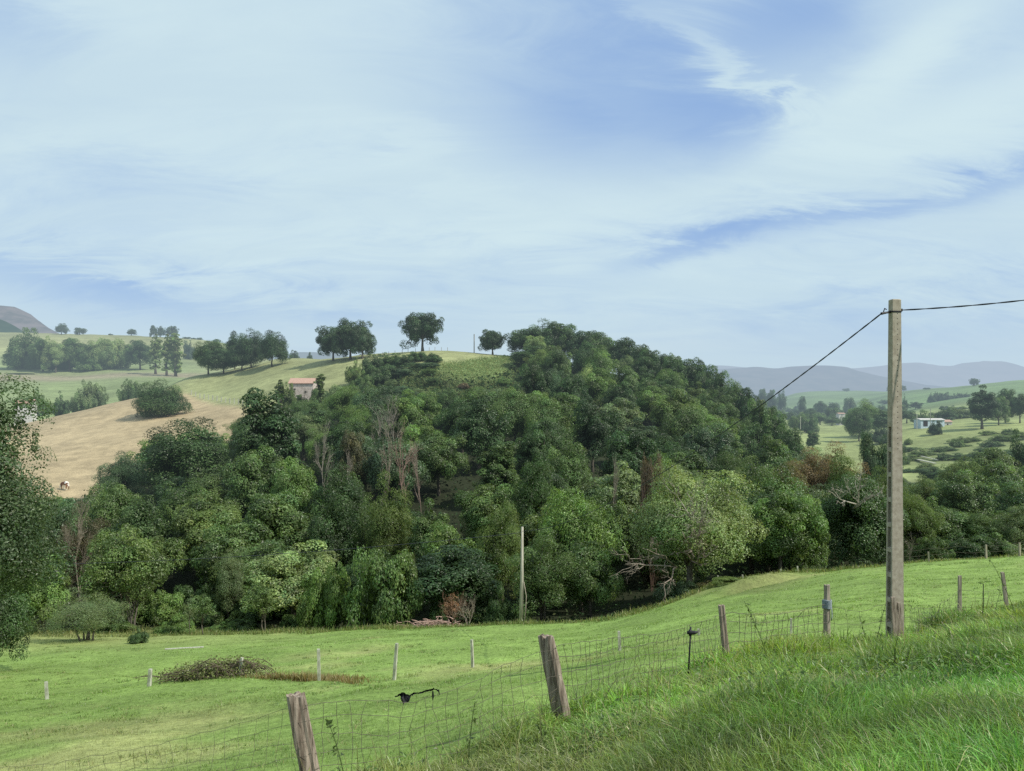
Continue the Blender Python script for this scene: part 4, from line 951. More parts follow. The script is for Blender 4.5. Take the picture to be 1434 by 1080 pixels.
# split slab leaning on the concrete pole
for k, (u0, t0, w0, ln, lb) in enumerate([(1256, 838, .10, -.10, 'wide split wooden slab leaning on the foot of the concrete pole'), (1262, 846, .055, -.05, 'narrow split lath beside the wide slab at the pole foot')]):
    p = P(u0+(4 if k == 0 else 3), 17.2, -.1); zt = E-(t0-HY)/F*17.2; mb = MB()
    v = np.array([(-w0, 0, 0), (w0, 0, 0), (w0, .05, 0), (-w0, .05, 0)]); h = zt-p.z
    v1 = v*np.array([.45, 1, 1])+np.array([ln, .08, h]); vm = v*np.array([.8, 1, 1])+np.array([ln*.5, .04, h*.5])
    mb.add(np.vstack([v, vm, v1]), [(0, 1, 5, 4), (1, 2, 6, 5), (2, 3, 7, 6), (3, 0, 4, 7), (4, 5, 9, 8), (5, 6, 10, 9), (6, 7, 11, 10), (7, 4, 8, 11), (8, 9, 10, 11)])
    obj('wooden_slab', mb.mesh('wooden_slab', M['oldwood']), None, p, label=lb, category='plank')

# white stakes across the meadow
g2 = 'pale stakes across the meadow'
stakes = [(66, 25.5, 955, 8, -.06, 'whitish stake at the far left of the meadow line, alone in short grass'), (209, 25.5, 937, 8, .07, 'whitish stake just left of the bramble heap'), (337, 26, 921, 7, .05, 'whitish stake standing in the bramble heap'),
          (447, 24.5, 909, 7.5, -.02, 'whitish stake standing in the reddish dry grass'), (552, 25.5, 901, 7, .07, 'whitish stake above the black rag'), (662, 27, 896, 6, -.04, 'whitish stake midway between the rag and the split post'),
          (868, 25, 884, 7, -.05, 'whitish stake right of the split post'), (979, 24, 881, 6.5, -.10, 'pale greenish stake right behind the black rod'), (1108, 21, 866, 5, 0, 'small pale stake left of the corded post')]
for u, Y, tp, w, ln, lb in stakes: post(u, Y, tp, w*.72, pw, lb, name='fence_stake', lean=(ln, 0), group=g2, square=True, split=False)
# tiny posts of the far meadow fence and its wire
g3 = 'small posts at the far edge of the meadow'
tiny = [(1006, 57, 806, 2.5), (1040, 58, 805, 2.5), (1048, 58, 808, 2), (1058, 59, 806, 2.5), (1075, 60, 803, 2.5), (1079, 60, 806, 2), (1093, 60, 797, 2.5), (1117, 60, 793, 2.5), (1301, 54, 773, 3), (1381, 54, 763, 3), (1428, 54, 760, 3)]
nm = ['first', 'second', 'third', 'fourth', 'fifth', 'sixth', 'seventh', 'eighth']
for i, (u, Y, tp, w) in enumerate(tiny):
    lb = f'{nm[i]} tiny post from the left under the bright green trees' if i < 8 else ['thin post of the far meadow fence nearest the concrete pole', 'thin post in the middle of the far right fence', 'thin post of the far fence by the right edge'][i-8]
    post(u, Y, tp, w, gw if i > 7 else pw, lb, name='distant_post', lean=(random.uniform(-.15, .15), 0), group=g3, square=True, split=False)
mb = MB()
for dzz in (.55, .95):
    prev = None
    for u, Y in [(1262, 54), (1301, 54), (1340, 54), (1381, 54), (1428, 54), (1560, 54)]:
        pt = P(u, Y, dzz)
        if prev is not None: mb.tube(catenary(prev, pt, .08, 8), .007, 4, cap=False)
        prev = pt
obj('strand_wire', mb.mesh('strand_wire', M['wire'], True), label='two dark strands of wire along the far right edge of the meadow', category='wire')
# crest posts on the near hill
for i in range(11):
    u = 536+i*9.2+random.uniform(-1.5, 1.5); Y = 229
    post(u, Y, E and (HY-(Hs((u-CX)/F*Y, Y)+1.0-E)*F/Y), .7, gw, 'tiny fence post in the row along the hill crest', name='crest_post', group='row of tiny posts along the hill crest', square=True, split=False)
for u, Y, tp, w, lb in [(664, 224, 468, 1.6, 'thin pole standing on the hill crest'), (1303, 284, 571, 1.0, 'thin pale pole left of the white farm shed'), (1121, 300, 583, 1.0, 'thin pole in the far valley field'), (1284, 283, 580, 1.0, 'thin pole at the left corner of the farm shed')]:
    post(u, Y, tp, w, pw if u > 1000 else gw, lb, name='thin_pole', split=False, bury=.5)[0]['category'] = 'pole'
# fence posts along the pasture edge
for i in range(14):
    u = 268+i*6.0; Y = 212-i*1.6+26*(i < 1)
    post(u, 236-i*3.2, HY-(Hs((u-CX)/F*(236-i*3.2), 236-i*3.2)+1.4-E)*F/(236-i*3.2), 1.6, pw, 'tiny pale post between the brown and the green pasture', name='pasture_post', group='tiny posts between the pastures', square=True, split=False)

# ---- sheep-wire mesh of the near fence
def top_of(i): return None
FP = []
for (u, Y), tp in zip(FENCE[1:9], (1060, 985, 903, 858, 846, 842, 826, 818)):
    p = P(u, Y); zt = E-(tp-HY)/F*Y; FP.append((p, zt-p.z))
mb = MB(); r_ = np.random.default_rng(5)
for (p0, h0), (p1, h1) in zip(FP[:-1], FP[1:]):
    Ls = math.hypot(p1.x-p0.x, p1.y-p0.y); n = max(int(Ls/.155), 4); ts = np.linspace(0, 1, n+1)
    gx = p0.x+(p1.x-p0.x)*ts; gy = p0.y+(p1.y-p0.y)*ts-.0
    gz = H(gx, gy); hz = (h0+(h1-h0)*ts)-.16*np.sin(ts*np.pi)*(.6+.6*r_.uniform())
    fine = p0.y < 16
    lv = [1.0, .83, .64, .46, .30, .16] if fine else [1.0, .66, .35]
    pts = {}
    wv = fbm(gx*2.1, gy*2.1, 3, 9)
    for k, l in enumerate(lv):
        jx = r_.normal(size=n+1)*.018; jz = r_.normal(size=n+1)*.012+wv*.06*(1-abs(l-.5))
        off = -.06+.05*np.sin(ts*9+k)
        pts[k] = np.stack([gx+jx, gy+off, gz+hz*l+jz], -1)
        thin_ = .62 if p1.x < -2 else 1.0
        mb.tube(pts[k], thin_*.0038*(p0.y/11 if fine else 1.0), 4, cap=False)
    if fine or True:
        for i in range(1, n):
            if r_.uniform() < (.06 if fine else .35): continue
            sh = r_.normal()*.03
            v = np.array([pts[k][i]+np.array([sh*(k-2)*.4, 0, 0]) for k in sorted(pts)])
            mb.tube(v, thin_*.0034*(p0.y/11 if fine else .9), 4, cap=False)
obj('wire_mesh_fence', mb.mesh('wire_mesh_fence', M['wire']), label='rusty sagging sheep wire mesh strung between the weathered posts', category='fence')
# black rod with insulator
p = P(963, 13.2, -.1); tp = at(967.5, 878, 13.2); mb = MB()
mb.tube([p, tp], [.016, .014], 6); obj_r = empty('electric_fence_rod', p, label='black thin rod with an insulator in front of the pale greenish stake', category='rod')
V, f = mb.arrays(); V = V-np.array(p); obj('rod', mesh_np('rod', V, f, None, M['black'], True), obj_r)
mb = MB(); c0 = np.array(at(966.5, 886, 13.2))-np.array(p)
mb.tube([c0+np.array((-.05, 0, 0)), c0, c0+np.array((.08, -.02, .005)), c0+np.array((.12, -.02, .02))], [.025, .04, .03, .015], 8)
mb.tube([c0+np.array((0, 0, -.05)), c0+np.array((0, 0, .05))], .026, 8)
obj('insulator', mb.mesh('insulator', M['black'], True), obj_r)
# wire stakes near the right posts
for u, Y, tp, lb in [(1375, 22, 818, 'dark thin rod between the two pale right-hand posts'), (70, 12, 0, '')]:
    if not lb: continue
    p = P(u, Y, -.1); mb = MB(); q1 = at(u+2, tp, Y); mb.tube([p, (p+q1)/2+Vector((.02, 0, 0)), q1, q1+Vector((-.10, 0, .03))], .012, 5)
    obj('metal_rod', mb.mesh('metal_rod', M['black'], True), label=lb, category='rod')
# black torn rag on the wire
def rag():
    Y = 9.3; r = np.random.default_rng(3); pts = [(553, 976), (562, 972), (572, 975), (580, 971), (590, 970), (600, 967), (608, 965), (615, 968)]
    wd = [.4, 1.5, 1.3, .7, .9, .7, .8, .2]; mb = MB(); V = []; n = 40
    us = np.linspace(0, len(pts)-1, n); cu = np.interp(us, range(len(pts)), [a for a, _ in pts]); cv = np.interp(us, range(len(pts)), [b for _, b in pts]); w = np.interp(us, range(len(pts)), wd)
    for i in range(n):
        for j in (-1, 0, 1):
            V.append(at(cu[i]+r.normal()*.5, cv[i]+j*w[i]*1.5+r.normal()*.5+(5*w[i] if j == 1 and 5 < i < 13 else 0), Y+(.03 if j == 0 else 0)+r.normal()*.012))
    q = [(i*3+j, (i+1)*3+j, (i+1)*3+j+1, i*3+j+1) for i in range(n-1) for j in (0, 1)]
    mb.add(V, q); mb.tube([at(606, 968, Y), at(606.5, 975, Y+.01), at(606, 981, Y)], [.008, .014, .004], 5); mb.tube([at(614, 966, Y), at(615.5, 973, Y)], [.01, .004], 5)
    mb.tube([at(563, 976, Y-.01), at(566, 984, Y-.02), at(571, 980, Y-.01)], [.02, .024, .012], 6)
    obj('torn_rag', mb.mesh('torn_rag', M['black']), label='torn black plastic rag caught on the top wire of the near fence', category='rag')
rag()
# plank on the grass, crossing rails in the scrub, pinkish debris, dropped branch
def slab(a, b, w, h, mat, name, label, cat):
    a = Vector(a); b = Vector(b); d = (b-a); L = d.length; d.normalize(); n = Vector((-d.y, d.x, 0)).normalized()*w/2; up = Vector((0, 0, h))
    v = [a-n, b-n, b+n, a+n]; v = v+[x+up for x in v]
    mb = MB(); mb.add(v, [(0, 3, 2, 1), (4, 5, 6, 7), (0, 1, 5, 4), (1, 2, 6, 5), (2, 3, 7, 6), (3, 0, 4, 7)])
    return obj(name, mb.mesh(name, mat), label=label, category=cat)
slab(P(231, 46, .02), P(285, 46.4, .02), .14, .06, M['palewood'], 'plank', 'long pale plank lying flat on the meadow left of the saplings', 'plank')
slab(P(1284, 205, .3), P(1309, 194, .3), .8, .2, M['palewood'], 'trough', 'pale long board lying in the scrub right of the concrete pole', 'board')
slab(P(1290, 209, .3), P(1313, 200, .3), .5, .15, M['palewood'], 'trough', 'second thinner pale board behind the first in the scrub', 'board')
# pinkish brushwood heap
r = np.random.default_rng(8); mb = MB(); c0 = P(610, 57.5)
for k in range(130):
    a = r.uniform(0, 6.28); q0 = np.array([c0.x+r.normal()*1.1, c0.y+r.normal()*.35, 0]); q0[2] = Hs(q0[0], q0[1])+abs(r.normal())*.25
    d = np.array([math.cos(a), math.sin(a)*.5, r.uniform(-.1, .4)])*r.uniform(.3, .9); mb.tube([q0, q0+d*.5+np.array([0, 0, .05]), q0+d], [.035, .028, .012], 4, cap=False)
o = obj('brushwood_heap', mb.mesh('brushwood_heap', mat_simple('pink_brushwood', (.24, .15, .12), (.42, .30, .25), 5)), label='heap of pinkish cut brushwood at the meadow edge left of the slim pole', category='brushwood')

# ------------------------------------------------------------------ grazing cow on the brown pasture
def cow(u, Y, label, rz):
    p = P(u, Y); bm = bpy.data.meshes.new('cow_body')
    J = [(-.75, 0, 1.15), (-.25, 0, 1.12), (.3, 0, 1.12), (.72, 0, 1.18), (1.0, 0, 1.05), (1.25, 0, .72), (1.45, 0, .42), (1.58, 0, .25),
         (-.72, .2, .75), (-.80, .22, .42), (-.72, .22, .02), (-.72, -.2, .75), (-.80, -.22, .42), (-.72, -.22, .02),
         (.62, .2, .75), (.66, .2, .40), (.64, .2, .02), (.62, -.2, .75), (.66, -.2, .40), (.64, -.2, .02), (-.95, 0, 1.15), (-1.02, 0, .8), (-1.02, 0, .45), (1.28, .16, .66), (1.28, -.16, .66)]
    Ed = [(0, 1), (1, 2), (2, 3), (3, 4), (4, 5), (5, 6), (6, 7), (0, 8), (8, 9), (9, 10), (0, 11), (11, 12), (12, 13), (3, 14), (14, 15), (15, 16), (3, 17), (17, 18), (18, 19), (0, 20), (20, 21), (21, 22), (5, 23), (5, 24)]
    Rd = [.33, .36, .36, .30, .2, .15, .13, .09, .15, .08, .06, .15, .08, .06, .13, .07, .06, .13, .07, .06, .05, .03, .045, .04, .04]
    bm.from_pydata(J, Ed, []); bm.update()
    o = bpy.data.objects.new('cow', bm); col.objects.link(o); o.location = p; o.rotation_euler.z = rz
    md = o.modifiers.new('skin', 'SKIN'); o.modifiers.new('sub', 'SUBSURF').levels = 1; o.modifiers['sub'].render_levels = 1
    if not bm.skin_vertices: 
        import bmesh
        b = bmesh.new(); b.from_mesh(bm); b.verts.layers.skin.verify(); b.to_mesh(bm); b.free()
    for v, r0 in zip(bm.skin_vertices[0].data, Rd): v.radius = (r0, r0)
    bm.skin_vertices[0].data[1].use_root = True
    m, t = newmat('cow_hide'); tc = t.n('ShaderNodeTexCoord'); n = t.noise(tc.outputs['Object'], 1.4, 1, .4)
    f = t.ramp(n, .47, .50); finish(t, principled(t, t.mix(f, (.16, .07, .035), (.75, .72, .66)), .7, .2))
    bm.materials.append(m)
    o['label'] = label; o['category'] = 'cow'
cow(91, 135, 'brown and white cow grazing at the foot of the brown pasture', 2.6)

# ------------------------------------------------------------------ grass
def blades(x, y, h, w, lean, colr, seg=3, zoff=0.0):
    """bent tapering blades; returns arrays"""
    n = len(x); z = H(x, y)+zoff; a = rng.uniform(0, 2*np.pi, n)
    side = np.stack([np.cos(a), np.sin(a), np.zeros(n)], -1)
    la = rng.uniform(0, 2*np.pi, n) if lean.ndim == 1 else None
    ld = np.stack([np.cos(la), np.sin(la)], -1)*lean[:, None] if la is not None else lean
    base = np.stack([x, y, z-.03], -1); V = []
    for s_ in range(seg):
        f = s_/seg; ww = w*(1-.75*f*f)
        c = base.copy(); c[:, :2] += ld*(h*f**1.8)[:, None]; c[:, 2] += h*(f-.28*f*f*np.minimum(np.hypot(ld[:, 0], ld[:, 1]), 1.2))+.0
        V += [c-side*ww[:, None]/2, c+side*ww[:, None]/2]
    c = base.copy(); c[:, :2] += ld*h[:, None]; c[:, 2] += h*(1-.28*np.minimum(np.hypot(ld[:, 0], ld[:, 1]), 1.2)*1.6); V.append(c)
    k = 2*seg+1; V = np.stack(V, 1).reshape(-1, 3); b = np.arange(n)[:, None]*k
    q = [b+np.array([[2*i, 2*i+1, 2*i+3, 2*i+2]]) for i in range(seg-1)]
    t_ = b+np.array([[2*seg-2, 2*seg-1, 2*seg]])
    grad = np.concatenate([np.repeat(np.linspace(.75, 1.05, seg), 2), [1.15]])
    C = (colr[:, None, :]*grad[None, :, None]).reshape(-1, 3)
    return V, (np.vstack(q) if q else np.zeros((0, 4), int)), t_, C
class Acc:
    def __init__(s): s.V = []; s.q = []; s.t = []; s.C = []; s.n = 0
    def add(s, r):
        V, q, t_, C = r; s.V.append(V); s.q.append(q+s.n); s.t.append(t_+s.n); s.C.append(C); s.n += len(V)
    def build(s, name): 
        f = [a for a in (np.vstack(s.q), np.vstack(s.t)) if len(a)]
        return mesh_np(name, np.vstack(s.V), f, np.clip(np.vstack(s.C), .004, 1), M['grass'])
def gcol(n, base, hv=.12, vv=.22, straw=.06, x=None, y=None):
    c = np.array(base)[None, :]*np.clip(1+vv*rng.normal(size=n), .4, 2)[:, None]
    if x is not None:
        f = fbm(x/1.6, y/1.6, 3, 71); c *= (1+.5*f)[:, None]; c[:, 0] *= 1+.5*fbm(x/2.6, y/2.6, 3, 72)
    c[:, 0] *= 1+hv*rng.normal(size=n)
    k = rng.uniform(size=n) < straw; c[k] = np.array([.36, .33, .17])*rng.uniform(.6, 1.2, (k.sum(), 1))
    return c
acc = Acc()
# tall bank grass, in tufts
nt = 26000
Yt = np.sqrt(rng.uniform(2.2**2, 27**2, nt*3)); ut = rng.uniform(330, 1640, nt*3)
xt = (ut-CX)/F*Yt
keep = (Yt < fence_y(xt)+.25+.5*fbm(xt/1.5, Yt/1.5, 2, 4)) & (rng.uniform(size=nt*3) < np.clip(5.5/Yt, .22, 1)*1.1) & ((ut > 455+60*vnoise(Yt, Yt*0, 2)) | (Yt < 8.3))
keep &= ~((xt < -1.6) & (Yt > 8.0))
xt, yt = xt[keep], Yt[keep]
print('TUFTS', len(xt))
nb = rng.integers(14, 26, len(xt)); idx = np.repeat(np.arange(len(xt)), nb); n = len(idx)
spread = np.clip(yt[idx]/9, .8, 2.0)
ox = rng.normal(size=n)*.055*spread; oy = rng.normal(size=n)*.055*spread
hm = np.clip(.38+.9*fbm(xt/2.2, yt/2.2, 3, 31)+.10*rng.normal(size=len(xt)), .18, .72)
hm = hm*np.clip(.75+.2*sstep(fence_y(xt)-yt, 0, 4), .7, 1.1)
tb_ = np.clip(1+.30*rng.normal(size=len(xt))+.9*fbm(xt/1.3, yt/1.3, 3, 401)+.5*fbm(xt/4, yt/4, 2, 405), .28, 2.0)
h = hm[idx]*rng.uniform(.5, 1.15, n)*(.42+.58*sstep(yt[idx], 4.5, 12))
flow = np.stack([fbm(xt/1.4, yt/1.4, 2, 61), fbm(xt/1.4, yt/1.4, 2, 62)], -1)*1.3
rad = np.stack([ox, oy], -1)/(.055*spread)[:, None]
lean = flow[idx]*.5+rad*.45+rng.normal(size=(n, 2))*.34
base = np.array([.165, .258, .048])
C = gcol(n, base, x=xt[idx], y=yt[idx], straw=.05)*tb_[idx][:, None]
yl = sstep(-(xt[idx]), -2.5, .5)[:, None]      # paler, drier towards the left
C = C*(1-yl*.55)+np.array([.33, .37, .14])*yl*.55*rng.uniform(.6, 1.3, (n, 1))
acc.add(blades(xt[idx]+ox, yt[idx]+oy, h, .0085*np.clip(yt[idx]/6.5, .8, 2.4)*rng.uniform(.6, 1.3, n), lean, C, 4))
# long seed stalks
n = 420; x = rng.uniform(-2.2, 14, n); y = fence_y(x)-rng.uniform(-.2, 3.2, n); k = y > 3; x, y = x[k], y[k]; n = len(x)
acc.add(blades(x, y, rng.uniform(.4, .8, n), np.full(n, .010)*np.clip(y/8, .8, 2), rng.normal(size=(n, 2))*.35, np.array([.30, .30, .14])*rng.uniform(.6, 1.2, (n, 1)), 4))
n = 16000; Yw_ = np.sqrt(rng.uniform(3**2, 20**2, n)); uw = rng.uniform(430, 1600, n); xw = (uw-CX)/F*Yw_
kw_ = (Yw_ < fence_y(xw)-.2) & (fbm(xw/1.1, Yw_/1.1, 3, 301) > .12); xw, Yw_ = xw[kw_], Yw_[kw_]; n = len(xw)
Nw = unit(n)*.7+np.array([0, -.2, 1]); Nw /= np.linalg.norm(Nw, axis=1)[:, None]
Vw, qw = leaf_quads(np.stack([xw, Yw_, H(xw, Yw_)+rng.uniform(.08, .34, n)], -1), Nw, rng.uniform(.035, .075, n)*sstep(Yw_, 5, 8)+.012, .45)
Cw = np.repeat(np.array([.13, .21, .06])*rng.uniform(.5, 1.6, (n, 1)), 4, 0)
acc.add((Vw, qw, np.zeros((0, 3), int), Cw))
n = 30000; Yw_ = np.sqrt(rng.uniform(3**2, 20**2, n)); uw = rng.uniform(430, 1600, n); xw = (uw-CX)/F*Yw_   # matted dead blades low down
kw_ = (Yw_ < fence_y(xw)) & (fbm(xw/1.7, Yw_/1.7, 3, 311) > .05); xw, Yw_ = xw[kw_], Yw_[kw_]; n = len(xw)
acc.add(blades(xw, Yw_, rng.uniform(.12, .34, n), np.full(n, .008)*np.clip(Yw_/6.5, .8, 2), rng.normal(size=(n, 2))*.9, np.array([.34, .36, .17])*rng.uniform(.4, 1.2, (n, 1)), 3))
obj('tall_grass', acc.build('tall_grass'), kind='stuff', label='tall tangled green grass on the roadside bank', category='grass')
# short meadow sward
acc = Acc()
n = 560000; Ym = 9.0*np.exp(rng.uniform(0, 1, n)*math.log(62/9.0)); um = rng.uniform(-60, 1500, n); xm = (um-CX)/F*Ym
k = (Ym > fence_y(xm)-.1) & (Ym < interp(um, FMIN)+1)
k |= ((um < 480) & (Ym > 7.5) & (Ym < interp(um, FMIN)+1))
xm, ym, um = xm[k], Ym[k], um[k]; n = len(xm)
d1 = np.clip(fbm(xm/9, ym/9, 4, 40)+.5*fbm(xm/2.5, ym/2.5, 3, 50), -1, 1); dry = sstep(d1, .05, .55)[:, None]
C = np.array([.195, .295, .072])*(1-dry)+np.array([.33, .35, .15])*dry
lp = 24.0-.028*(um-450)+1.0*vnoise(um/110, 0*um, 3)
bd = (np.exp(-((ym-lp-.3)/.75)**2)*np.clip(1.25-np.abs(um-330)/420, 0, 1))[:, None]; C = C*(1-bd*.8)+np.array([.30, .255, .13])*bd*.8
for y0_ in (15.2, 17.4):
    tk_ = (np.exp(-((ym-y0_-2.0*np.sin(um/260.))/.5)**2)*sstep(-um, -700, -300))[:, None]; C = C*(1-.35*tk_)
st_ = fbm(xm/14+ym/40, ym/3.2, 3, 140)[:, None]; C = C*(1+.35*st_)
fe = (sstep(ym, 42, 58)*sstep(-um, -560, -150))[:, None]*.6; C = C*(1-fe)+np.array([.27, .27, .12])*fe
C = C*np.clip(1+.25*rng.normal(size=(n, 1)), .4, 1.8); kk = rng.uniform(size=n) < .05; C[kk] = np.array([.38, .36, .20])*rng.uniform(.7, 1.2, (kk.sum(), 1))
hh = rng.uniform(.03, .085, n)*(1+.8*np.clip(fbm(xm/1.2, ym/1.2, 3, 81)*2, 0, 1))
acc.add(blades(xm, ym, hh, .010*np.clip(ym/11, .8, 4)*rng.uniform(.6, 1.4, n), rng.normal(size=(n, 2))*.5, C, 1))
# tussocks and thistles
n0 = 1100; Yt = 11*np.exp(rng.uniform(0, 1, n0)*math.log(54/11)); ut = rng.uniform(-40, 1440, n0); xt = (ut-CX)/F*Yt
k = (Yt > fence_y(xt)+.6) & (Yt < interp(ut, FMIN)-3) & (fbm(xt/5, Yt/5, 3, 88) > .0); xt, yt = xt[k], Yt[k]
idx = np.repeat(np.arange(len(xt)), 22); n = len(idx)
acc.add(blades(xt[idx]+rng.normal(size=n)*.10, yt[idx]+rng.normal(size=n)*.10, rng.uniform(.05, .15, n), .009*np.clip(yt[idx]/11, .8, 4), rng.normal(size=(n, 2))*.6, gcol(n, (.12, .19, .045), straw=.2), 2))
# far edge fringe
n = 26000; um = rng.uniform(-40, 1480, n); ym = interp(um, FMIN)-rng.uniform(-2, 7, n)**1.0; xm = (um-CX)/F*ym
acc.add(blades(xm, ym, rng.uniform(.10, .42, n)*(.5+1.2*np.clip(fbm(xm/3, ym/3, 2, 7)+.4, 0, 1)), .04*rng.uniform(.6, 1.4, n), rng.normal(size=(n, 2))*.35, gcol(n, (.15, .19, .06), straw=.15), 2))
obj('meadow_grass', acc.build('meadow_grass'), kind='stuff', label='short grazed meadow grass sloping down to the wood', category='grass')
# reddish dry grass around a stake and under the brambles
acc = Acc(); n = 5200; u = rng.normal(430, 38, n); Y = 25.2+rng.uniform(0, 1.6, n); x = (u-CX)/F*Y
acc.add(blades(x, Y, rng.uniform(.25, .62, n)*np.clip(1.1-np.abs(u-425)/110, .2, 1), np.full(n, .022), rng.normal(size=(n, 2))*.25, gcol(n, (.24, .19, .08), straw=.3), 3))
obj('dry_grass', acc.build('dry_grass'), kind='stuff', label='tuft of reddish dry grass around a whitish stake in the meadow', category='grass')
# weeds by the near fence
def weed(u, Y, top, label, seed, lean=0.15, n=16, leaf=.09):
    r = np.random.default_rng(seed); p = P(u, Y, -.03); h = E-(top-HY)/F*Y-p.z
    ts = np.linspace(0, 1, 8); st = np.stack([ts**1.5*lean*h, 0*ts, ts*h], -1); mb = MB(); mb.tube(st, np.linspace(.009, .004, 8), 5)
    V0, f0 = mb.arrays(); k = r.uniform(.2, 1, n); C = np.stack([np.interp(k, ts, st[:, 0]), 0*k, k*h], -1)
    d = unit(n, r); d[:, 2] = np.abs(d[:, 2])*.5; C = C+d*leaf*.5
    N = np.cross(d, unit(n, r)); N /= np.linalg.norm(N, axis=1)[:, None]
    V1, q1 = leaf_quads(C, N, leaf*r.uniform(.6, 1.3, n), .4, r)
    V = np.vstack([V0, V1]); faces = [np.vstack([f0[0], q1+len(V0)])]+f0[1:]
    c = np.tile([.12, .17, .06], (len(V), 1))
    obj('weed_stalk', mesh_np('weed_stalk', V, faces, c, M['grass']), None, p, label=label, category='weed', group='weeds along the near fence')
for i, (u, Y, top, ln, lb) in enumerate([(1078, 13.5, 842, -.35, 'leaning dark weed stalk between the thin post and the corded post'), (1425, 20, 782, -.4, 'tall leafy weed at the right edge beside the slanting post'), (1226, 16.5, 846, .2, 'leafy weed left of the concrete pole foot'), (1215, 16.2, 862, -.2, 'short leafy weed left of the concrete pole foot'),
                                     (484, 8.6, 1012, -.25, 'pale seed stalk right of the nearest post'), (1390, 20, 826, .2, 'dry weed between the two pale right-hand posts'), (655, 8.9, 985, .1, 'thin dry stalk right of the black rag'), (760, 9.5, 1010, -.1, 'thin stalk left of the split post')]):
    weed(u, Y, top, lb, i, ln)
# bramble heap in the meadow
r = np.random.default_rng(12); mb = MB(); C = []; N = []
for k in range(230):
    u = r.normal(300, 33); 
    if u < 228 or u > 372: continue
    Yb = 26.2+r.uniform(-.5, 1.2); p = P(u, Yb); hb = (.15+.45*math.exp(-((u-325)/38)**2))*r.uniform(.6, 1.1)
    a = r.uniform(0, 6.28); L = r.uniform(.6, 1.5); ts = np.linspace(0, 1, 6)
    pts = np.array(p)+np.stack([math.cos(a)*L*ts, .4*math.sin(a)*L*ts, hb*np.sin(np.pi*(ts*.8+.05))], -1)
    mb.tube(pts, .012, 4, cap=False)
    for j in range(19):
        i = r.integers(1, 6); C.append(pts[i]+r.normal(size=3)*.10); N.append(unit(1, r)[0]+np.array([0, 0, .5]))
C = np.array(C); N = np.array(N); N /= np.linalg.norm(N, axis=1)[:, None]
root = empty('bramble_heap', P(300, 26.5), label='tangled bramble heap with arching dry canes in the meadow', category='bramble')
V0, f0 = mb.arrays(); V0 = V0-np.array(root.location)
o = obj('cane', mesh_np('bramble_canes', V0, f0, None, M['pale_bark']), root); o.color = (.38, .33, .28, 1)
V1, q1 = leaf_quads(C-np.array(root.location), N, .085, .7, r)
o = obj('foliage', mesh_np('bramble_leaves', V1, [q1], np.repeat(r.uniform(.6, 1.5, (len(C), 1))*np.array([1.1, 1, .9]), 4, 0), M['leaf']), root); o.color = (.16, .20, .085, 1)

# ------------------------------------------------------------------ sky and sun
SUN_EL, SUN_AZ = R(46), R(112)           # azimuth measured from +Y towards +X: right and a little behind the camera
w = bpy.data.worlds.new('World'); sc.world = w; w.use_nodes = True
t = NT(w.node_tree)
sky = t.n('ShaderNodeTexSky'); sky.sky_type = 'NISHITA'; sky.sun_disc = False
sky.sun_elevation = SUN_EL; sky.sun_rotation = SUN_AZ; sky.altitude = 200; sky.air_density = 1.0; sky.dust_density = 1.0; sky.ozone_density = 1.5
tc = t.n('ShaderNodeTexCoord'); d = tc.outputs['Generated']
sx = t.n('ShaderNodeSeparateXYZ'); t.link(d, sx.inputs[0])
az = t.math('ARCTAN2', sx.outputs[0], sx.outputs[1]); el = t.math('ARCSINE', sx.outputs[2])
# cloud layer coordinates: direction projected on a high flat layer
inv = t.math('DIVIDE', 1.0, t.math('ADD', t.math('MAXIMUM', sx.outputs[2], 0.0), .32))
cv = t.n('ShaderNodeCombineXYZ'); t.link(t.math('MULTIPLY', sx.outputs[0], inv), cv.inputs[0]); t.link(t.math('MULTIPLY', sx.outputs[1], inv), cv.inputs[1])
cl1 = t.noise(t.mapping(cv.outputs[0], (.8, 1.2, 1), (0, 0, R(-28)), (3, 1, 0)), 1.0, 8, .55, .5)
cl2 = t.noise(t.mapping(cv.outputs[0], (.7, 2.6, 1), (0, 0, R(18)), (7, 2, 0)), 1.3, 9, .62, .6)
cl3 = t.noise(t.mapping(cv.outputs[0], (2.6, 6.5, 1), (0, 0, R(-24)), (1, 5, 0)), 1.0, 10, .66, .9)
wx = t.math('ADD', t.math('MULTIPLY', t.math('SUBTRACT', cl1, .5), .26), t.math('MULTIPLY', t.math('SUBTRACT', cl3, .5), .16))
wy = t.math('ADD', t.math('MULTIPLY', t.math('SUBTRACT', cl3, .5), .11), t.math('MULTIPLY', t.math('SUBTRACT', cl2, .5), .06))
azw = t.math('ADD', az, wx); elw = t.math('ADD', el, wy)
def gap(px, py, rx, ry, deg, amt):
    """thin place in the cloud sheet, given by its direction"""
    a0 = math.atan((px-CX)/F); e0 = math.atan((HY-py)/F*math.cos(a0)); c_, s_ = math.cos(R(deg)), math.sin(R(deg))
    dx = t.math('SUBTRACT', azw, a0); dy = t.math('SUBTRACT', elw, e0)
    p_ = t.math('ADD', t.math('MULTIPLY', dx, c_/(rx/F)), t.math('MULTIPLY', dy, s_/(rx/F)))
    q_ = t.math('ADD', t.math('MULTIPLY', dx, -s_/(ry/F)), t.math('MULTIPLY', dy, c_/(ry/F)))
    r2 = t.math('ADD', t.math('MULTIPLY', p_, p_), t.math('MULTIPLY', q_, q_))
    return t.math('MULTIPLY', t.math('EXPONENT', t.math('MULTIPLY', r2, -1.0)), amt)
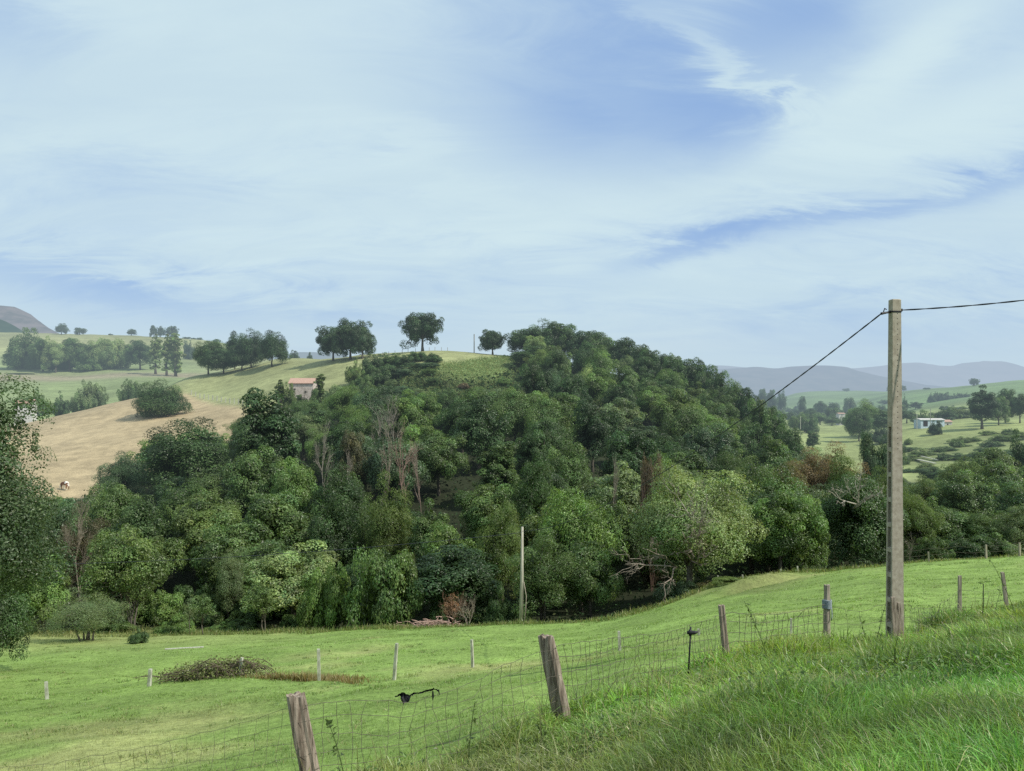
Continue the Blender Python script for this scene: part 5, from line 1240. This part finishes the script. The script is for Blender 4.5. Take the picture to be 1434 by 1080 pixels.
gaps = [(860, 110, 190, 80, -32, .36), (955, 160, 85, 50, -25, .22), (700, 90, 170, 70, -15, .22), (750, 185, 90, 45, -10, .22), (1110, 20, 140, 52, 10, .52), (985, 338, 110, 17, 14, .42), (1270, 278, 210, 15, 9, .42), (0, 10, 120, 60, 0, .34), (560, 150, 120, 60, -20, .12), (90, 392, 170, 30, -10, .36), (1240, 450, 260, 50, 0, .26), (330, 430, 220, 40, 0, .18), (860, 0, 100, 50, -20, .25), (1434, 0, 90, 30, 0, .2),
        (1010, 105, 120, 16, -33, -.42), (1240, 100, 210, 30, 24, -.36), (330, 130, 260, 90, -15, -.20), (620, 240, 160, 30, -32, -.24), (1230, 200, 260, 34, 8, -.32), (700, 310, 320, 40, 5, -.2), (160, 190, 160, 30, -5, -.15)]
tot = None
for g_ in gaps:
    v = gap(*g_); tot = v if tot is None else t.math('ADD', tot, v)
cov = t.math('ADD', t.math('MULTIPLY', t.math('SUBTRACT', cl1, .5), .7), t.math('MULTIPLY', t.math('SUBTRACT', cl2, .5), .75))
cov = t.math('ADD', t.math('ADD', cov, .76), t.math('MULTIPLY', t.math('SUBTRACT', cl3, .5), .75))
cov = t.math('SUBTRACT', cov, tot)
hz0 = t.ramp(el, .0, .16)
cov = t.math('ADD', cov, t.math('MULTIPLY', t.math('SUBTRACT', 1.0, hz0), .28))
f = t.ramp(cov, -.05, 1.05, .0, .97)
bluesky = t.mix(.85, sky.outputs[0], (3.1, 4.85, 8.0))
hz = t.ramp(el, .0, .16)
cc_ = t.mix(hz, (5.5, 6.8, 7.7), (6.5, 8.1, 8.6))
cc_ = t.mix(t.ramp(cl2, .35, .7, 0, .6), cc_, (5.3, 6.9, 8.0))
skyc = t.mix(f, bluesky, cc_)
bg = t.n('ShaderNodeBackground'); t.link(skyc, bg.inputs[0]); bg.inputs[1].default_value = .10
wo = t.n('ShaderNodeOutputWorld'); t.link(bg.outputs[0], wo.inputs[0])
w.cycles.sampling_method = 'MANUAL'; w.cycles.sample_map_resolution = 512
sl = bpy.data.lights.new('sun', 'SUN'); sl.energy = 4.8; sl.angle = R(.55); sl.color = (1, .95, .86)
so = bpy.data.objects.new('sun', sl); col.objects.link(so)
sd = Vector((math.sin(SUN_AZ)*math.cos(SUN_EL), math.cos(SUN_AZ)*math.cos(SUN_EL), math.sin(SUN_EL)))
so.rotation_euler = sd.to_track_quat('Z', 'Y').to_euler(); so.location = sd*60
